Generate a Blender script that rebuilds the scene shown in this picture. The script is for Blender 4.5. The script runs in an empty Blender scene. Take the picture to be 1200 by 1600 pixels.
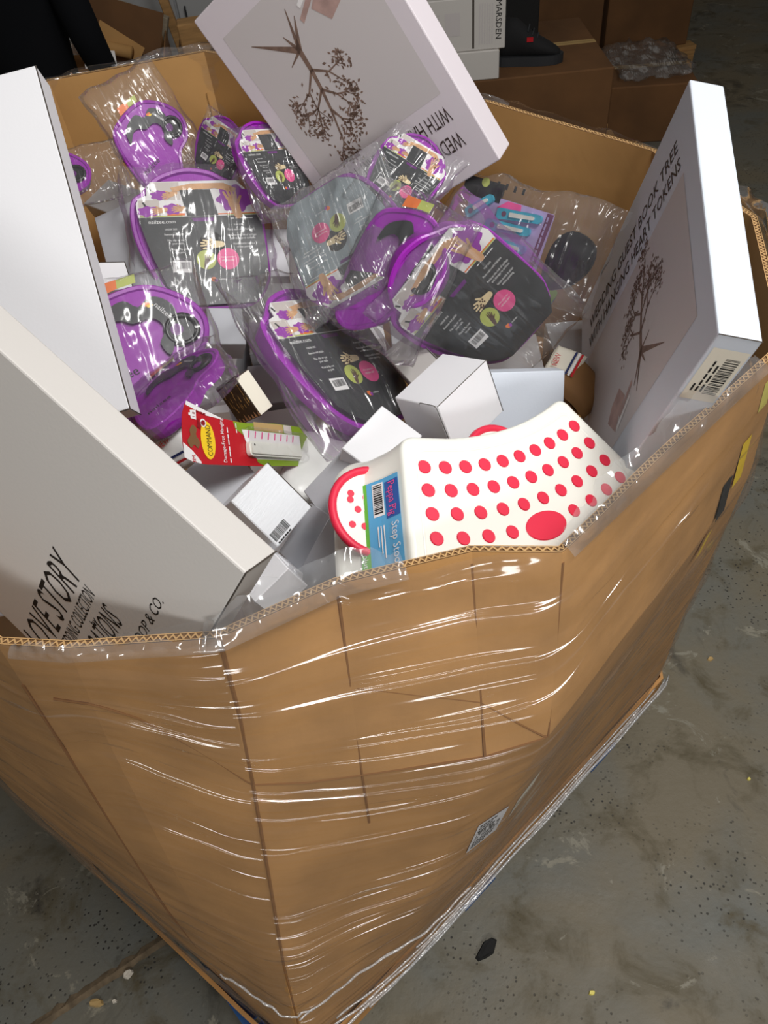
import bpy, bmesh, math, random
from mathutils import Matrix, Vector, noise

# ------------------------------------------------------------------ camera, light, exposure
SC = bpy.context.scene
COL = SC.collection
CAM_H = 1.9
cam_data = bpy.data.cameras.new('camera')
cam_data.sensor_fit = 'VERTICAL'
cam_data.sensor_height = 32.0
cam_data.sensor_width = 24.0
cam_data.lens = 24.0
cam_data.clip_start = 0.02
cam_data.clip_end = 60
cam = bpy.data.objects.new('camera', cam_data)
COL.objects.link(cam)
cam.matrix_world = Matrix(((0.99255, 0.12181, 0.0, 0.0),
                           (-0.08949, 0.72916, -0.67847, 0.0),
                           (-0.08265, 0.67341, 0.73463, CAM_H),
                           (0, 0, 0, 1)))
SC.camera = cam

world = bpy.data.worlds.new('world')
SC.world = world
world.use_nodes = True
world.node_tree.nodes['Background'].inputs[0].default_value = (1.0, 0.95, 0.88, 1)
world.node_tree.nodes['Background'].inputs[1].default_value = 0.13


def area_lamp(name, loc, target, sx, sy, power, color):
    d = bpy.data.lights.new(name, 'AREA')
    d.shape = 'RECTANGLE'
    d.size = sx
    d.size_y = sy
    d.energy = power
    d.color = color
    o = bpy.data.objects.new(name, d)
    COL.objects.link(o)
    o.location = loc
    o.rotation_euler = (Vector(target) - Vector(loc)).to_track_quat('-Z', 'Y').to_euler()
    return o


area_lamp('ceiling_lamp', (1.05, 0.1, 3.4), (0.1, 0.8, 1.2), 1.5, 0.35, 60, (1.0, 0.985, 0.96))
area_lamp('ceiling_lamp', (0.25, -2.7, 2.7), (0.0, 0.5, 0.8), 1.5, 0.5, 44, (1.0, 0.985, 0.96))
area_lamp('ceiling_lamp', (1.6, 1.9, 3.7), (0.6, 1.4, 1.0), 1.5, 0.25, 9, (1.0, 0.97, 0.93))
area_lamp('ceiling_lamp', (-0.8, 3.2, 3.9), (-0.6, 3.4, 0.5), 1.2, 0.25, 6, (1.0, 0.93, 0.82))
SC.view_settings.view_transform = 'Standard'
SC.view_settings.look = 'None'
SC.view_settings.gamma = 1.0
SC.view_settings.use_curve_mapping = False
SC.view_settings.exposure = 0.0
SC.cycles.transparent_max_bounces = 48
SC.cycles.max_bounces = 10
SC.cycles.caustics_reflective = False
SC.cycles.caustics_refractive = False
R_ = random.Random(7)


# ------------------------------------------------------------------ materials
def srgb(r, g, b):
    def f(c):
        c /= 255.0
        return c / 12.92 if c <= 0.04045 else ((c + 0.055) / 1.055) ** 2.4
    return (f(r), f(g), f(b), 1.0)


def mat(name, col, rough=0.5, metal=0.0, spec=0.5, coat=0.0, var=0.0, vscale=20.0, bump=0.0, bscale=200.0, stretch=(1, 1, 1), col2=None):
    m = bpy.data.materials.new(name)
    m.use_nodes = True
    nt = m.node_tree
    b = nt.nodes['Principled BSDF']
    b.inputs['Base Color'].default_value = col
    b.inputs['Roughness'].default_value = rough
    b.inputs['Metallic'].default_value = metal
    b.inputs['Specular IOR Level'].default_value = spec
    b.inputs['Coat Weight'].default_value = coat
    b.inputs['Coat Roughness'].default_value = 0.1
    if var > 0 or bump > 0:
        tc = nt.nodes.new('ShaderNodeTexCoord')
        mp = nt.nodes.new('ShaderNodeMapping')
        mp.inputs['Scale'].default_value = stretch
        nt.links.new(tc.outputs['Object'], mp.inputs[0])
    if var > 0:
        n = nt.nodes.new('ShaderNodeTexNoise')
        n.inputs['Scale'].default_value = vscale
        n.inputs['Detail'].default_value = 6
        nt.links.new(mp.outputs[0], n.inputs['Vector'])
        mx = nt.nodes.new('ShaderNodeMix')
        mx.data_type = 'RGBA'
        c2 = col2 or tuple([c * (1 - var) for c in col[:3]] + [1.0])
        mx.inputs[6].default_value = c2
        mx.inputs[7].default_value = col
        rmp = nt.nodes.new('ShaderNodeMapRange')
        rmp.inputs['From Min'].default_value = 0.35
        rmp.inputs['From Max'].default_value = 0.65
        nt.links.new(n.outputs['Fac'], rmp.inputs['Value'])
        nt.links.new(rmp.outputs[0], mx.inputs[0])
        nt.links.new(mx.outputs[2], b.inputs['Base Color'])
    if bump > 0:
        n2 = nt.nodes.new('ShaderNodeTexNoise')
        n2.inputs['Scale'].default_value = bscale
        n2.inputs['Detail'].default_value = 4
        nt.links.new(mp.outputs[0], n2.inputs['Vector'])
        bp = nt.nodes.new('ShaderNodeBump')
        bp.inputs['Strength'].default_value = bump
        bp.inputs['Distance'].default_value = 0.002
        nt.links.new(n2.outputs['Fac'], bp.inputs['Height'])
        nt.links.new(bp.outputs[0], b.inputs['Normal'])
    return m


def clear_film(name, haze=0.06, gloss=0.10, base=0.10, bump=0.6, bscale=(40, 40, 40), coord='Object', dist=0.01, ridged=True, tint=(1, 1, 1, 1), rough=0.12, streaks=0.0):
    """clear plastic: see-through, with a fresnel gloss and a little white haze on crinkles"""
    m = bpy.data.materials.new(name)
    m.use_nodes = True
    nt = m.node_tree
    nt.nodes.remove(nt.nodes['Principled BSDF'])
    out = nt.nodes['Material Output']
    tc = nt.nodes.new('ShaderNodeTexCoord')
    mp = nt.nodes.new('ShaderNodeMapping')
    mp.inputs['Scale'].default_value = bscale
    nt.links.new(tc.outputs[coord], mp.inputs[0])
    n = nt.nodes.new('ShaderNodeTexNoise')
    n.inputs['Scale'].default_value = 1.0
    n.inputs['Detail'].default_value = 3.0
    n.inputs['Distortion'].default_value = 0.15
    if ridged:
        n.noise_type = 'RIDGED_MULTIFRACTAL'
    nt.links.new(mp.outputs[0], n.inputs['Vector'])
    bp = nt.nodes.new('ShaderNodeBump')
    bp.inputs['Strength'].default_value = bump
    bp.inputs['Distance'].default_value = dist
    nt.links.new(n.outputs['Fac'], bp.inputs['Height'])
    tr = nt.nodes.new('ShaderNodeBsdfTransparent')
    tr.inputs['Color'].default_value = tint
    gl = nt.nodes.new('ShaderNodeBsdfGlossy')
    gl.inputs['Roughness'].default_value = rough
    nt.links.new(bp.outputs[0], gl.inputs['Normal'])
    df = nt.nodes.new('ShaderNodeBsdfDiffuse')
    df.inputs['Color'].default_value = (0.85, 0.87, 0.9, 1)
    fr = nt.nodes.new('ShaderNodeLayerWeight')
    fr.inputs['Blend'].default_value = 0.25
    ma = nt.nodes.new('ShaderNodeMath')
    ma.operation = 'MULTIPLY_ADD'
    ma.inputs[1].default_value = gloss
    ma.inputs[2].default_value = base
    nt.links.new(fr.outputs['Fresnel'], ma.inputs[0])
    m1 = nt.nodes.new('ShaderNodeMixShader')
    m1.inputs[0].default_value = haze
    if streaks > 0:
        mr = nt.nodes.new('ShaderNodeMapRange')
        mr.inputs['From Min'].default_value = 0.35
        mr.inputs['From Max'].default_value = 0.9
        mr.inputs['To Min'].default_value = haze
        mr.inputs['To Max'].default_value = haze + streaks
        nt.links.new(n.outputs['Fac'], mr.inputs['Value'])
        nt.links.new(mr.outputs[0], m1.inputs[0])
    nt.links.new(tr.outputs[0], m1.inputs[1])
    nt.links.new(df.outputs[0], m1.inputs[2])
    m2 = nt.nodes.new('ShaderNodeMixShader')
    nt.links.new(ma.outputs[0], m2.inputs[0])
    nt.links.new(m1.outputs[0], m2.inputs[1])
    nt.links.new(gl.outputs[0], m2.inputs[2])
    nt.links.new(m2.outputs[0], out.inputs['Surface'])
    return m


M = {}
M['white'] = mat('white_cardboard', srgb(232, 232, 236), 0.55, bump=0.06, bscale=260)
M['white_shaded'] = mat('shaded_white_cardboard', srgb(210, 206, 202), 0.5, bump=0.06, bscale=260)  # same white board, its colour darkened to stand in for box B's shade
M['white_mauve'] = mat('mauve_white_cardboard', srgb(222, 214, 220), 0.5, bump=0.05, bscale=260)
M['white_cool'] = mat('cool_white_cardboard', srgb(214, 221, 232), 0.5, bump=0.06, bscale=260)
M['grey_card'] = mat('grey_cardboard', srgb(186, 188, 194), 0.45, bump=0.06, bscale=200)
M['seam'] = mat('seam_shadow_board', srgb(70, 62, 55), 0.9)
M['kraft'] = mat('kraft_cardboard', srgb(198, 147, 88), 0.75, var=0.24, vscale=9, bump=0.12, bscale=120)
M['kraft_in'] = mat('kraft_inner', srgb(182, 138, 82), 0.8, var=0.12, vscale=7, bump=0.1, bscale=120)
M['kraft_light'] = mat('kraft_flute', srgb(196, 156, 104), 0.8)
M['kraft_dark'] = mat('kraft_core', srgb(122, 88, 54), 0.9)
M['carton'] = mat('old_carton', srgb(146, 104, 60), 0.8, var=0.25, vscale=5)
M['carton_dark'] = mat('dark_carton', srgb(112, 76, 42), 0.85, var=0.3, vscale=4)
M['black'] = mat('black_ink', srgb(24, 22, 22), 0.6)
M['brown_ink'] = mat('brown_ink', srgb(62, 48, 44), 0.6)
M['tree'] = mat('tree_print', srgb(138, 112, 98), 0.6, var=0.35, vscale=90)
M['panel_print'] = mat('grey_panel_print', srgb(205, 199, 199), 0.5)
M['rose_wood'] = mat('rose_wood_print', srgb(190, 158, 150), 0.55, var=0.25, vscale=60)
M['purple'] = mat('purple_plastic', srgb(158, 36, 176), 0.32, bump=0.05, bscale=150)
M['purple_dark'] = mat('deep_purple_plastic', srgb(104, 22, 120), 0.35)
M['purple_print'] = mat('purple_print', srgb(150, 44, 168), 0.4)
M['slate'] = mat('slate_card', srgb(48, 50, 52), 0.35, spec=0.5)
M['slate_light'] = mat('silver_slate_card', srgb(172, 186, 193), 0.25, metal=0.3)
M['photo_white'] = mat('photo_white', srgb(238, 236, 236), 0.35)
M['photo_grey'] = mat('photo_grey', srgb(205, 196, 190), 0.35)
M['skin'] = mat('printed_skin_tone', srgb(222, 170, 122), 0.4, var=0.15, vscale=60)
M['skin_pale'] = mat('printed_pale_skin_tone', srgb(236, 214, 168), 0.4)
M['henna'] = mat('printed_henna', srgb(84, 48, 24), 0.4)
M['lime'] = mat('lime_print', srgb(186, 196, 96), 0.4)
M['pink'] = mat('pink_print', srgb(238, 84, 150), 0.4)
M['orange'] = mat('orange_print', srgb(240, 120, 40), 0.4)
M['ink_white'] = mat('white_ink', srgb(240, 240, 240), 0.4)
M['hanger_black'] = mat('black_plastic', srgb(18, 18, 20), 0.3)
M['stool'] = mat('white_plastic', srgb(240, 240, 232), 0.28, spec=0.5)
M['stool_red'] = mat('red_rubber', srgb(226, 36, 70), 0.5)
M['red'] = mat('red_print', srgb(188, 24, 36), 0.35)
M['red_dark'] = mat('dark_red_print', srgb(140, 16, 26), 0.35)
M['yellow'] = mat('yellow_print', srgb(248, 208, 40), 0.4)
M['green'] = mat('green_print', srgb(132, 160, 40), 0.38)
M['tan'] = mat('tan_print', srgb(186, 156, 104), 0.4)
M['blue'] = mat('blue_print', srgb(92, 172, 220), 0.4)
M['blue_deep'] = mat('deep_blue_print', srgb(48, 92, 170), 0.4)
M['green_label'] = mat('green_label_print', srgb(104, 186, 66), 0.4)
M['navy'] = mat('navy_print', srgb(34, 44, 92), 0.4)
M['teal'] = mat('teal_plastic', srgb(64, 176, 206), 0.3)
M['lilac'] = mat('lilac_card', srgb(178, 158, 204), 0.45)
M['mulberry'] = mat('mulberry_print', srgb(112, 60, 96), 0.45)
M['sticker'] = mat('cream_sticker', srgb(236, 230, 214), 0.45)
M['satin'] = mat('pearly_foil_card', srgb(238, 241, 246), 0.22, metal=0.12, bump=0.25, bscale=70, stretch=(1, 6, 1))
M['photo_dark'] = mat('dark_city_print', srgb(72, 56, 44), 0.35, var=0.4, vscale=120)
M['gold'] = mat('gold_print', srgb(216, 172, 98), 0.4)
M['poly'] = mat('white_poly_mailer', srgb(226, 226, 224), 0.3, bump=0.3, bscale=40)
M['fold'] = mat('pressed_fold', srgb(138, 94, 48), 0.85)
M['film_lip'] = clear_film('crumpled_film_edge', haze=0.10, gloss=0.6, base=0.12, bump=1.0, bscale=(60, 22, 40), dist=0.012, rough=0.12, streaks=0.30)
M['film_rope'] = clear_film('bunched_film', haze=0.30, gloss=0.5, base=0.12, bump=1.0, bscale=(60, 60, 60), dist=0.01, rough=0.15, streaks=0.3)
M['film'] = clear_film('clear_stretch_film', haze=0.02, gloss=0.22, base=0.06, bump=1.0, bscale=(1.3, 70, 1), coord='UV', dist=0.02, rough=0.12, streaks=0.26)
M['bag'] = clear_film('clear_bag_plastic', haze=0.045, gloss=0.5, base=0.05, bump=1.0, bscale=(75, 12, 34), dist=0.010, rough=0.16, streaks=0.26)
M['bag_tight'] = clear_film('clear_pleated_bag_plastic', haze=0.10, gloss=0.6, base=0.14, bump=1.0, bscale=(150, 9, 24), dist=0.016, rough=0.10, streaks=0.45)
M['blister'] = clear_film('clear_blister', haze=0.0, gloss=0.25, base=0.02, bump=0.1, bscale=(30, 30, 30), rough=0.06)
M['cloth_black'] = mat('black_jersey', srgb(16, 17, 20), 0.95, spec=0.1, bump=0.2, bscale=60)
M['denim'] = mat('dark_denim', srgb(24, 32, 44), 0.9, spec=0.1, bump=0.2, bscale=120)
M['skin_real'] = mat('skin', srgb(206, 160, 132), 0.55)
M['hair'] = mat('dark_hair', srgb(40, 28, 20), 0.7)
M['shoe'] = mat('black_mesh_fabric', srgb(20, 20, 23), 0.85, bump=0.4, bscale=150)
M['sole'] = mat('dark_rubber', srgb(40, 42, 46), 0.7)
M['wood'] = mat('pallet_wood', srgb(178, 136, 84), 0.75, var=0.3, vscale=8, stretch=(1, 8, 8))
M['wood_grey'] = mat('weathered_wood', srgb(150, 138, 118), 0.8, var=0.3, vscale=8, stretch=(1, 8, 8))
M['blue_paint'] = mat('blue_painted_wood', srgb(40, 92, 156), 0.6, var=0.2, vscale=12)
M['wall'] = mat('painted_block_wall', srgb(150, 142, 130), 0.85, var=0.12, vscale=2, bump=0.2, bscale=30)
M['steel'] = mat('grey_painted_steel', srgb(168, 170, 172), 0.5)
M['debris'] = mat('pale_scrap', srgb(222, 214, 200), 0.7)
M['scrap_yellow'] = mat('yellow_scrap', srgb(226, 214, 110), 0.6)
M['crumble'] = mat('crumbled_concrete', srgb(118, 102, 80), 0.9, var=0.4, vscale=50, bump=0.6, bscale=80)
M['rag'] = mat('black_scrap', srgb(20, 20, 20), 0.9, bump=0.5, bscale=80)


def floor_material():
    m = bpy.data.materials.new('worn_concrete')
    m.use_nodes = True
    nt = m.node_tree
    b = nt.nodes['Principled BSDF']
    tc = nt.nodes.new('ShaderNodeTexCoord')

    def ns(scale, detail=8, rough=0.6, dist=0.0):
        n = nt.nodes.new('ShaderNodeTexNoise')
        n.inputs['Scale'].default_value = scale
        n.inputs['Detail'].default_value = detail
        n.inputs['Roughness'].default_value = rough
        n.inputs['Distortion'].default_value = dist
        nt.links.new(tc.outputs['Object'], n.inputs['Vector'])
        return n

    def ramp(src, p0, p1):
        r = nt.nodes.new('ShaderNodeMapRange')
        r.inputs['From Min'].default_value = p0
        r.inputs['From Max'].default_value = p1
        nt.links.new(src, r.inputs['Value'])
        return r.outputs[0]

    def mix(f, a, bb):
        x = nt.nodes.new('ShaderNodeMix')
        x.data_type = 'RGBA'
        if isinstance(f, float):
            x.inputs[0].default_value = f
        else:
            nt.links.new(f, x.inputs[0])
        for s, v in ((6, a), (7, bb)):
            if isinstance(v, tuple):
                x.inputs[s].default_value = v
            else:
                nt.links.new(v, x.inputs[s])
        return x.outputs[2]

    big = ns(1.7, 6, 0.6, 0.4)
    mid = ns(7, 8, 0.65, 0.6)
    c = mix(ramp(big.outputs['Fac'], 0.42, 0.62), srgb(112, 104, 86), srgb(103, 104, 98))
    c = mix(ramp(mid.outputs['Fac'], 0.52, 0.68), c, srgb(84, 76, 56))
    stain = ns(2.6, 7, 0.7, 1.0)
    c = mix(ramp(stain.outputs['Fac'], 0.58, 0.70), c, srgb(60, 56, 48))
    pale = ns(5.0, 9, 0.7, 1.5)
    c = mix(ramp(pale.outputs['Fac'], 0.60, 0.64), c, srgb(134, 130, 116))
    v = nt.nodes.new('ShaderNodeTexVoronoi')
    v.inputs['Scale'].default_value = 75
    nt.links.new(tc.outputs['Object'], v.inputs['Vector'])
    gate = ns(3.3, 3)
    pit = nt.nodes.new('ShaderNodeMath')
    pit.operation = 'MULTIPLY'
    nt.links.new(ramp(v.outputs['Distance'], 0.24, 0.14), pit.inputs[0])
    nt.links.new(ramp(gate.outputs['Fac'], 0.45, 0.60), pit.inputs[1])
    c = mix(pit.outputs[0], c, srgb(44, 42, 38))
    nt.links.new(c, b.inputs['Base Color'])
    nt.links.new(ramp(mid.outputs['Fac'], -0.6, 1.2), b.inputs['Roughness'])
    bp = nt.nodes.new('ShaderNodeBump')
    bp.inputs['Strength'].default_value = 0.35
    bp.inputs['Distance'].default_value = 0.004
    fine = ns(60, 6)
    add = nt.nodes.new('ShaderNodeMath')
    add.operation = 'SUBTRACT'
    nt.links.new(fine.outputs['Fac'], add.inputs[0])
    nt.links.new(pit.outputs[0], add.inputs[1])
    nt.links.new(add.outputs[0], bp.inputs['Height'])
    nt.links.new(bp.outputs[0], b.inputs['Normal'])
    return m


M['floor'] = floor_material()


# position, rotation and size (metres) of the goods in the bin
POSE = {
    'C': [[0.0329,1.303,1.475],[[-0.7435,0.4999,-0.4442],[0.3735,-0.2405,-0.8959],[-0.5547,-0.832,-0.0079]],[0.313,0.4186,0.0564]],
    'D': [[0.3923,0.8764,1.2668],[[0.172,0.2413,-0.9551],[-0.2301,0.9526,0.1992],[0.9578,0.1856,0.2193]],[0.4191,0.4516,0.0457]],
    'A': [[-0.4866,0.9377,1.4254],[[0.9878,-0.1547,0.0201],[0.1301,0.7458,-0.6533],[0.0861,0.648,0.7568]],[0.3079,0.4553,0.0452]],
    'B': [[-0.3583,0.5811,1.3473],[[0.5503,-0.6658,-0.5039],[0.0504,0.6288,-0.7759],[0.8334,0.4016,0.3796]],[0.312,0.4805,0.046]],
    'N1': [[-0.249,1.2337,1.2501],[[0.9681,-0.0073,0.2505],[0.1769,0.7277,-0.6626],[-0.1774,0.6858,0.7058]],[0.2038,0.1499,0.001]],
    'N2': [[-0.0209,0.9408,1.1926],[[0.6709,-0.4184,0.6122],[0.6246,0.7639,-0.1623],[-0.3997,0.4913,0.7739]],[0.1939,0.1586,0.001]],
    'N3': [[0.1907,0.9701,1.245],[[0.7168,-0.6495,0.2537],[0.2282,-0.1252,-0.9655],[0.6589,0.75,0.0585]],[0.1726,0.1661,0.001]],
    'N4': [[-0.0153,1.0747,1.3663],[[-0.8909,0.2079,-0.4039],[0.0582,-0.8296,-0.5553],[-0.4505,-0.5182,0.727]],[0.165,0.125,0.001]],
    'N5': [[0.0654,0.9664,1.3377],[[0.7145,0.5328,-0.4534],[-0.6726,0.3446,-0.6549],[-0.1927,0.7729,0.6046]],[0.14,0.155,0.001]],
    'N5b': [[0.0736,1.09,1.4034],[[0.7218,0.6844,-0.1025],[-0.6091,0.558,-0.5635],[-0.3285,0.4692,0.8197]],[0.1,0.08,0.001]],
    'N6': [[-0.306,1.4197,1.3878],[[0.7898,-0.4085,0.4575],[0.5848,0.2768,-0.7625],[0.1849,0.8698,0.4575]],[0.13,0.12,0.001]],
    'N7': [[-0.2225,1.3955,1.3499],[[0.709,0.6052,-0.3621],[-0.5865,0.2209,-0.7792],[-0.3915,0.7648,0.5116]],[0.0821,0.0727,0.001]],
    'N8': [[-0.1044,1.2969,1.3483],[[0.6936,-0.2198,0.686],[0.6593,0.5774,-0.4816],[-0.2902,0.7864,0.5454]],[0.0946,0.1037,0.001]],
    'N9': [[-0.3065,0.9924,1.2601],[[0.9443,-0.2087,0.2545],[0.3256,0.7041,-0.631],[-0.0475,0.6788,0.7328]],[0.195,0.165,0.001]],
    'N10': [[-0.2605,0.9034,1.255],[[0.8771,-0.3173,-0.3606],[0.3741,0.9221,0.0986],[0.3012,-0.2214,0.9275]],[0.1441,0.1237,0.001]],
    'N11': [[-0.4685,1.3251,1.3761],[[0.9487,-0.2417,0.2039],[0.3162,0.7252,-0.6116],[0.0,0.6447,0.7645]],[0.12,0.1,0.001]],
    'clip': [[0.2412,1.1342,1.2906],[[0.7325,0.3672,-0.5732],[-0.6791,0.3366,-0.6523],[-0.0465,0.8671,0.4959]],[0.1516,0.0821,0.001]],
    'W1': [[0.1071,0.8104,1.2213],[[0.6349,0.7251,-0.2667],[-0.7169,0.6816,0.1464],[0.2879,0.0982,0.9526]],[0.0775,0.1008,0.0662]],
    'W6': [[-0.1516,0.6538,1.2171],[[0.5506,-0.5908,0.5898],[0.8331,0.4341,-0.3429],[-0.0535,0.6801,0.7312]],[0.0745,0.0766,0.0709]],
    'W4': [[0.0004,0.7429,1.2019],[[0.7065,0.6812,0.1921],[-0.6023,0.7212,-0.3423],[-0.3717,0.1261,0.9197]],[0.0662,0.084,0.0904]],
    'W2': [[0.2214,0.8751,1.1527],[[0.9956,0.0938,-0.0003],[-0.0485,0.5118,-0.8577],[-0.0803,0.854,0.5141]],[0.1165,0.0978,0.0468]],
    'W5': [[-0.0455,0.706,1.1812],[[0.7666,-0.4218,-0.4841],[0.3551,0.9067,-0.2277],[0.535,0.0027,0.8448]],[0.0756,0.0626,0.0597]],
    'W8': [[-0.054,0.5969,1.1955],[[0.5368,0.4663,-0.7031],[-0.7787,-0.047,-0.6257],[-0.3248,0.8834,0.3379]],[0.0461,0.1339,0.0601]],
    'W8b': [[-0.0869,0.646,1.1542],[[0.4561,0.6464,-0.6117],[-0.8254,0.5642,-0.0193],[0.3326,0.5137,0.7909]],[0.0681,0.0783,0.05]],
    'W7': [[-0.2252,0.7514,1.1723],[[0.7633,-0.6382,0.1001],[0.6274,0.6954,-0.3505],[0.154,0.3303,0.9312]],[0.1,0.075,0.05]],
    'W9': [[-0.1475,0.59,1.1619],[[0.6286,0.7056,-0.3272],[-0.7776,0.5778,-0.2479],[0.0142,0.4102,0.9119]],[0.0458,0.0626,0.0496]],
    'W9b': [[-0.1426,0.5706,1.1845],[[0.3525,0.7877,0.5052],[0.1048,0.5032,-0.8578],[-0.9299,0.3554,0.0948]],[0.0466,0.0546,0.0497]],
    'W10': [[-0.1371,1.3165,1.1951],[[0.993,0.0935,0.0719],[-0.0158,0.7095,-0.7045],[-0.1169,0.6984,0.7061]],[0.0432,0.0845,0.05]],
    'W11': [[-0.4191,1.4596,1.2342],[[0.7014,-0.6574,-0.2755],[0.6451,0.7499,-0.1468],[0.3031,-0.0747,0.95]],[0.0688,0.1251,0.0996]],
    'W11b': [[-0.3761,1.2901,1.2242],[[0.9635,-0.1958,-0.1827],[0.0838,0.8684,-0.4887],[0.2543,0.4556,0.8531]],[0.0845,0.1829,0.0996]],
    'W12': [[-0.3888,1.1459,1.2762],[[0.8512,-0.23,0.4718],[0.4174,0.8416,-0.3428],[-0.3182,0.4887,0.8123]],[0.0469,0.0509,0.04]],
    'W13': [[-0.2305,1.1258,1.1708],[[0.9487,-0.0422,0.3133],[0.1762,0.8934,-0.4132],[-0.2625,0.4472,0.8551]],[0.0595,0.0684,0.05]],
    'W3': [[0.0789,0.9472,1.1846],[[0.843,-0.3345,-0.4212],[0.3368,0.9389,-0.0716],[0.4194,-0.0814,0.9041]],[0.0523,0.1038,0.0502]],
    'W15': [[-0.2776,0.8143,1.2025],[[0.8943,-0.2831,-0.3464],[-0.0987,0.6303,-0.7701],[0.4364,0.7229,0.5357]],[0.0491,0.0579,0.02]],
    'W16': [[0.3063,0.9563,1.1483],[[0.6313,-0.7586,-0.161],[0.6818,0.6419,-0.3508],[0.3695,0.1117,0.9225]],[0.0504,0.0347,0.03]],
    'pack': [[-0.1555,0.7749,1.2305],[[-0.0107,-0.4851,0.8744],[0.7729,-0.5589,-0.3006],[0.6345,0.6726,0.3809]],[0.0696,0.263,0.001]],
    'city': [[-0.1798,0.8881,1.2158],[[0.6738,-0.4191,-0.6086],[-0.4567,0.4113,-0.7888],[0.5809,0.8095,0.0857]],[0.0562,0.0626,0.0275]],
    'stool': [[0.0412,0.966,1.4345],[[0.8519,-0.3026,0.4274],[0.448,0.8437,-0.2957],[-0.2711,0.4434,0.8543]],[0.3154,0.3801,0.0286]],
}


# ------------------------------------------------------------------ helpers
class MB:
    """collects vertices and faces with materials; build() links them as ONE mesh object"""

    def __init__(self):
        self.v, self.f, self.m, self.mats, self.uv = [], [], [], [], {}

    def mi(self, m):
        if m not in self.mats:
            self.mats.append(m)
        return self.mats.index(m)

    def add(self, verts, faces, m):
        o = len(self.v)
        i = self.mi(m)
        self.v += [tuple(p) for p in verts]
        for f in faces:
            self.f.append([o + k for k in f])
            self.m.append(i)
        return self

    def box(self, c, s, m, rot=None):
        hx, hy, hz = s[0] / 2, s[1] / 2, s[2] / 2
        vs = [Vector((x, y, z)) for x in (-hx, hx) for y in (-hy, hy) for z in (-hz, hz)]
        if rot is not None:
            vs = [rot @ p for p in vs]
        vs = [p + Vector(c) for p in vs]
        return self.add(vs, [(0, 1, 3, 2), (4, 6, 7, 5), (0, 4, 5, 1), (2, 3, 7, 6), (0, 2, 6, 4), (1, 5, 7, 3)], m)

    def poly(self, pts, z, m):
        return self.add([(p[0], p[1], z) for p in pts], [list(range(len(pts)))], m)

    def prism(self, pts, z0, z1, m):
        n = len(pts)
        vs = [(p[0], p[1], z0) for p in pts] + [(p[0], p[1], z1) for p in pts]
        fs = [list(range(n))[::-1], list(range(n, 2 * n))] + [(i, (i + 1) % n, n + (i + 1) % n, n + i) for i in range(n)]
        return self.add(vs, fs, m)

    def disc(self, cx, cy, r, z, m, n=28, ry=None):
        ry = ry or r
        return self.poly([(cx + r * math.cos(2 * math.pi * i / n), cy + ry * math.sin(2 * math.pi * i / n)) for i in range(n)], z, m)

    def tube(self, path, r, m, n=6, closed=False):
        vs, fs = [], []
        k = len(path)
        P = [Vector(p) for p in path]
        for i, p in enumerate(P):
            a = P[(i - 1) % k] if closed or i > 0 else P[i]
            b = P[(i + 1) % k] if closed or i < k - 1 else P[i]
            t = (b - a).normalized()
            u = t.cross(Vector((0.31, 0.17, 0.93))).normalized()
            w = t.cross(u)
            rr = r[i] if isinstance(r, (list, tuple)) else r
            for j in range(n):
                a_ = 2 * math.pi * j / n
                vs.append(p + u * rr * math.cos(a_) + w * rr * math.sin(a_))
        for i in range(k if closed else k - 1):
            for j in range(n):
                i2 = (i + 1) % k
                fs.append((i * n + j, i * n + (j + 1) % n, i2 * n + (j + 1) % n, i2 * n + j))
        if not closed:
            fs.append(list(range(n))[::-1])
            fs.append([(k - 1) * n + j for j in range(n)])
        return self.add(vs, fs, m)

    def text(self, s, x, y, h, m, z, width=None, rot=0.0, align='L', shear=0.0):
        vs, fs, w = text_shape(s)
        sx = (width / w) if width else h
        ca, sa = math.cos(rot), math.sin(rot)
        off = {'L': 0.0, 'C': -0.5 * w * sx, 'R': -w * sx}[align]
        pts = []
        for px, py in vs:
            a = px * sx + off + shear * py * h
            b = py * h
            pts.append((x + a * ca - b * sa, y + a * sa + b * ca, z))
        return self.add(pts, fs, m)

    def smear(self, x, y, h, width, m, z, rot=0.0, n=4):
        """print too small to read: a row of short bars"""
        ca, sa = math.cos(rot), math.sin(rot)
        p = 0.0
        for k in range(n):
            w = width / n * (0.72 + 0.16 * (k % 2))
            q = [(p, 0), (p + w, 0), (p + w, h * .7), (p, h * .7)]
            self.poly([(x + a * ca - b * sa, y + a * sa + b * ca) for a, b in q], z, m)
            p += width / n
        return self

    def mesh(self, name, smooth=False):
        me = bpy.data.meshes.new(name)
        me.from_pydata(self.v, [], self.f)
        for m in self.mats:
            me.materials.append(m)
        me.polygons.foreach_set('material_index', self.m)
        if smooth:
            me.polygons.foreach_set('use_smooth', [True] * len(self.f))
        me.update()
        return me

    def build(self, name, parent=None, smooth=False, label=None, kind=None):
        return put(self.mesh(name, smooth), name, parent, label, kind)


def put(me, name, parent=None, label=None, kind=None, mtx=None):
    o = bpy.data.objects.new(name, me)
    COL.objects.link(o)
    if parent is not None:
        o.parent = parent
    if mtx is not None:
        o.matrix_local = mtx
    if label:
        o['label'] = label
    if kind:
        o['kind'] = kind
    return o


def thing(name, label, cat, mtx=None, group=None):
    o = bpy.data.objects.new(name, None)
    o.empty_display_size = 0.05
    COL.objects.link(o)
    if mtx is not None:
        o.matrix_world = mtx
    o['label'] = label
    o['category'] = cat
    if group:
        o['group'] = group
    return o


def tag(o, label, cat, group=None):
    o['label'] = label
    o['category'] = cat
    if group:
        o['group'] = group
    return o


_TXT = {}


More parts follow.
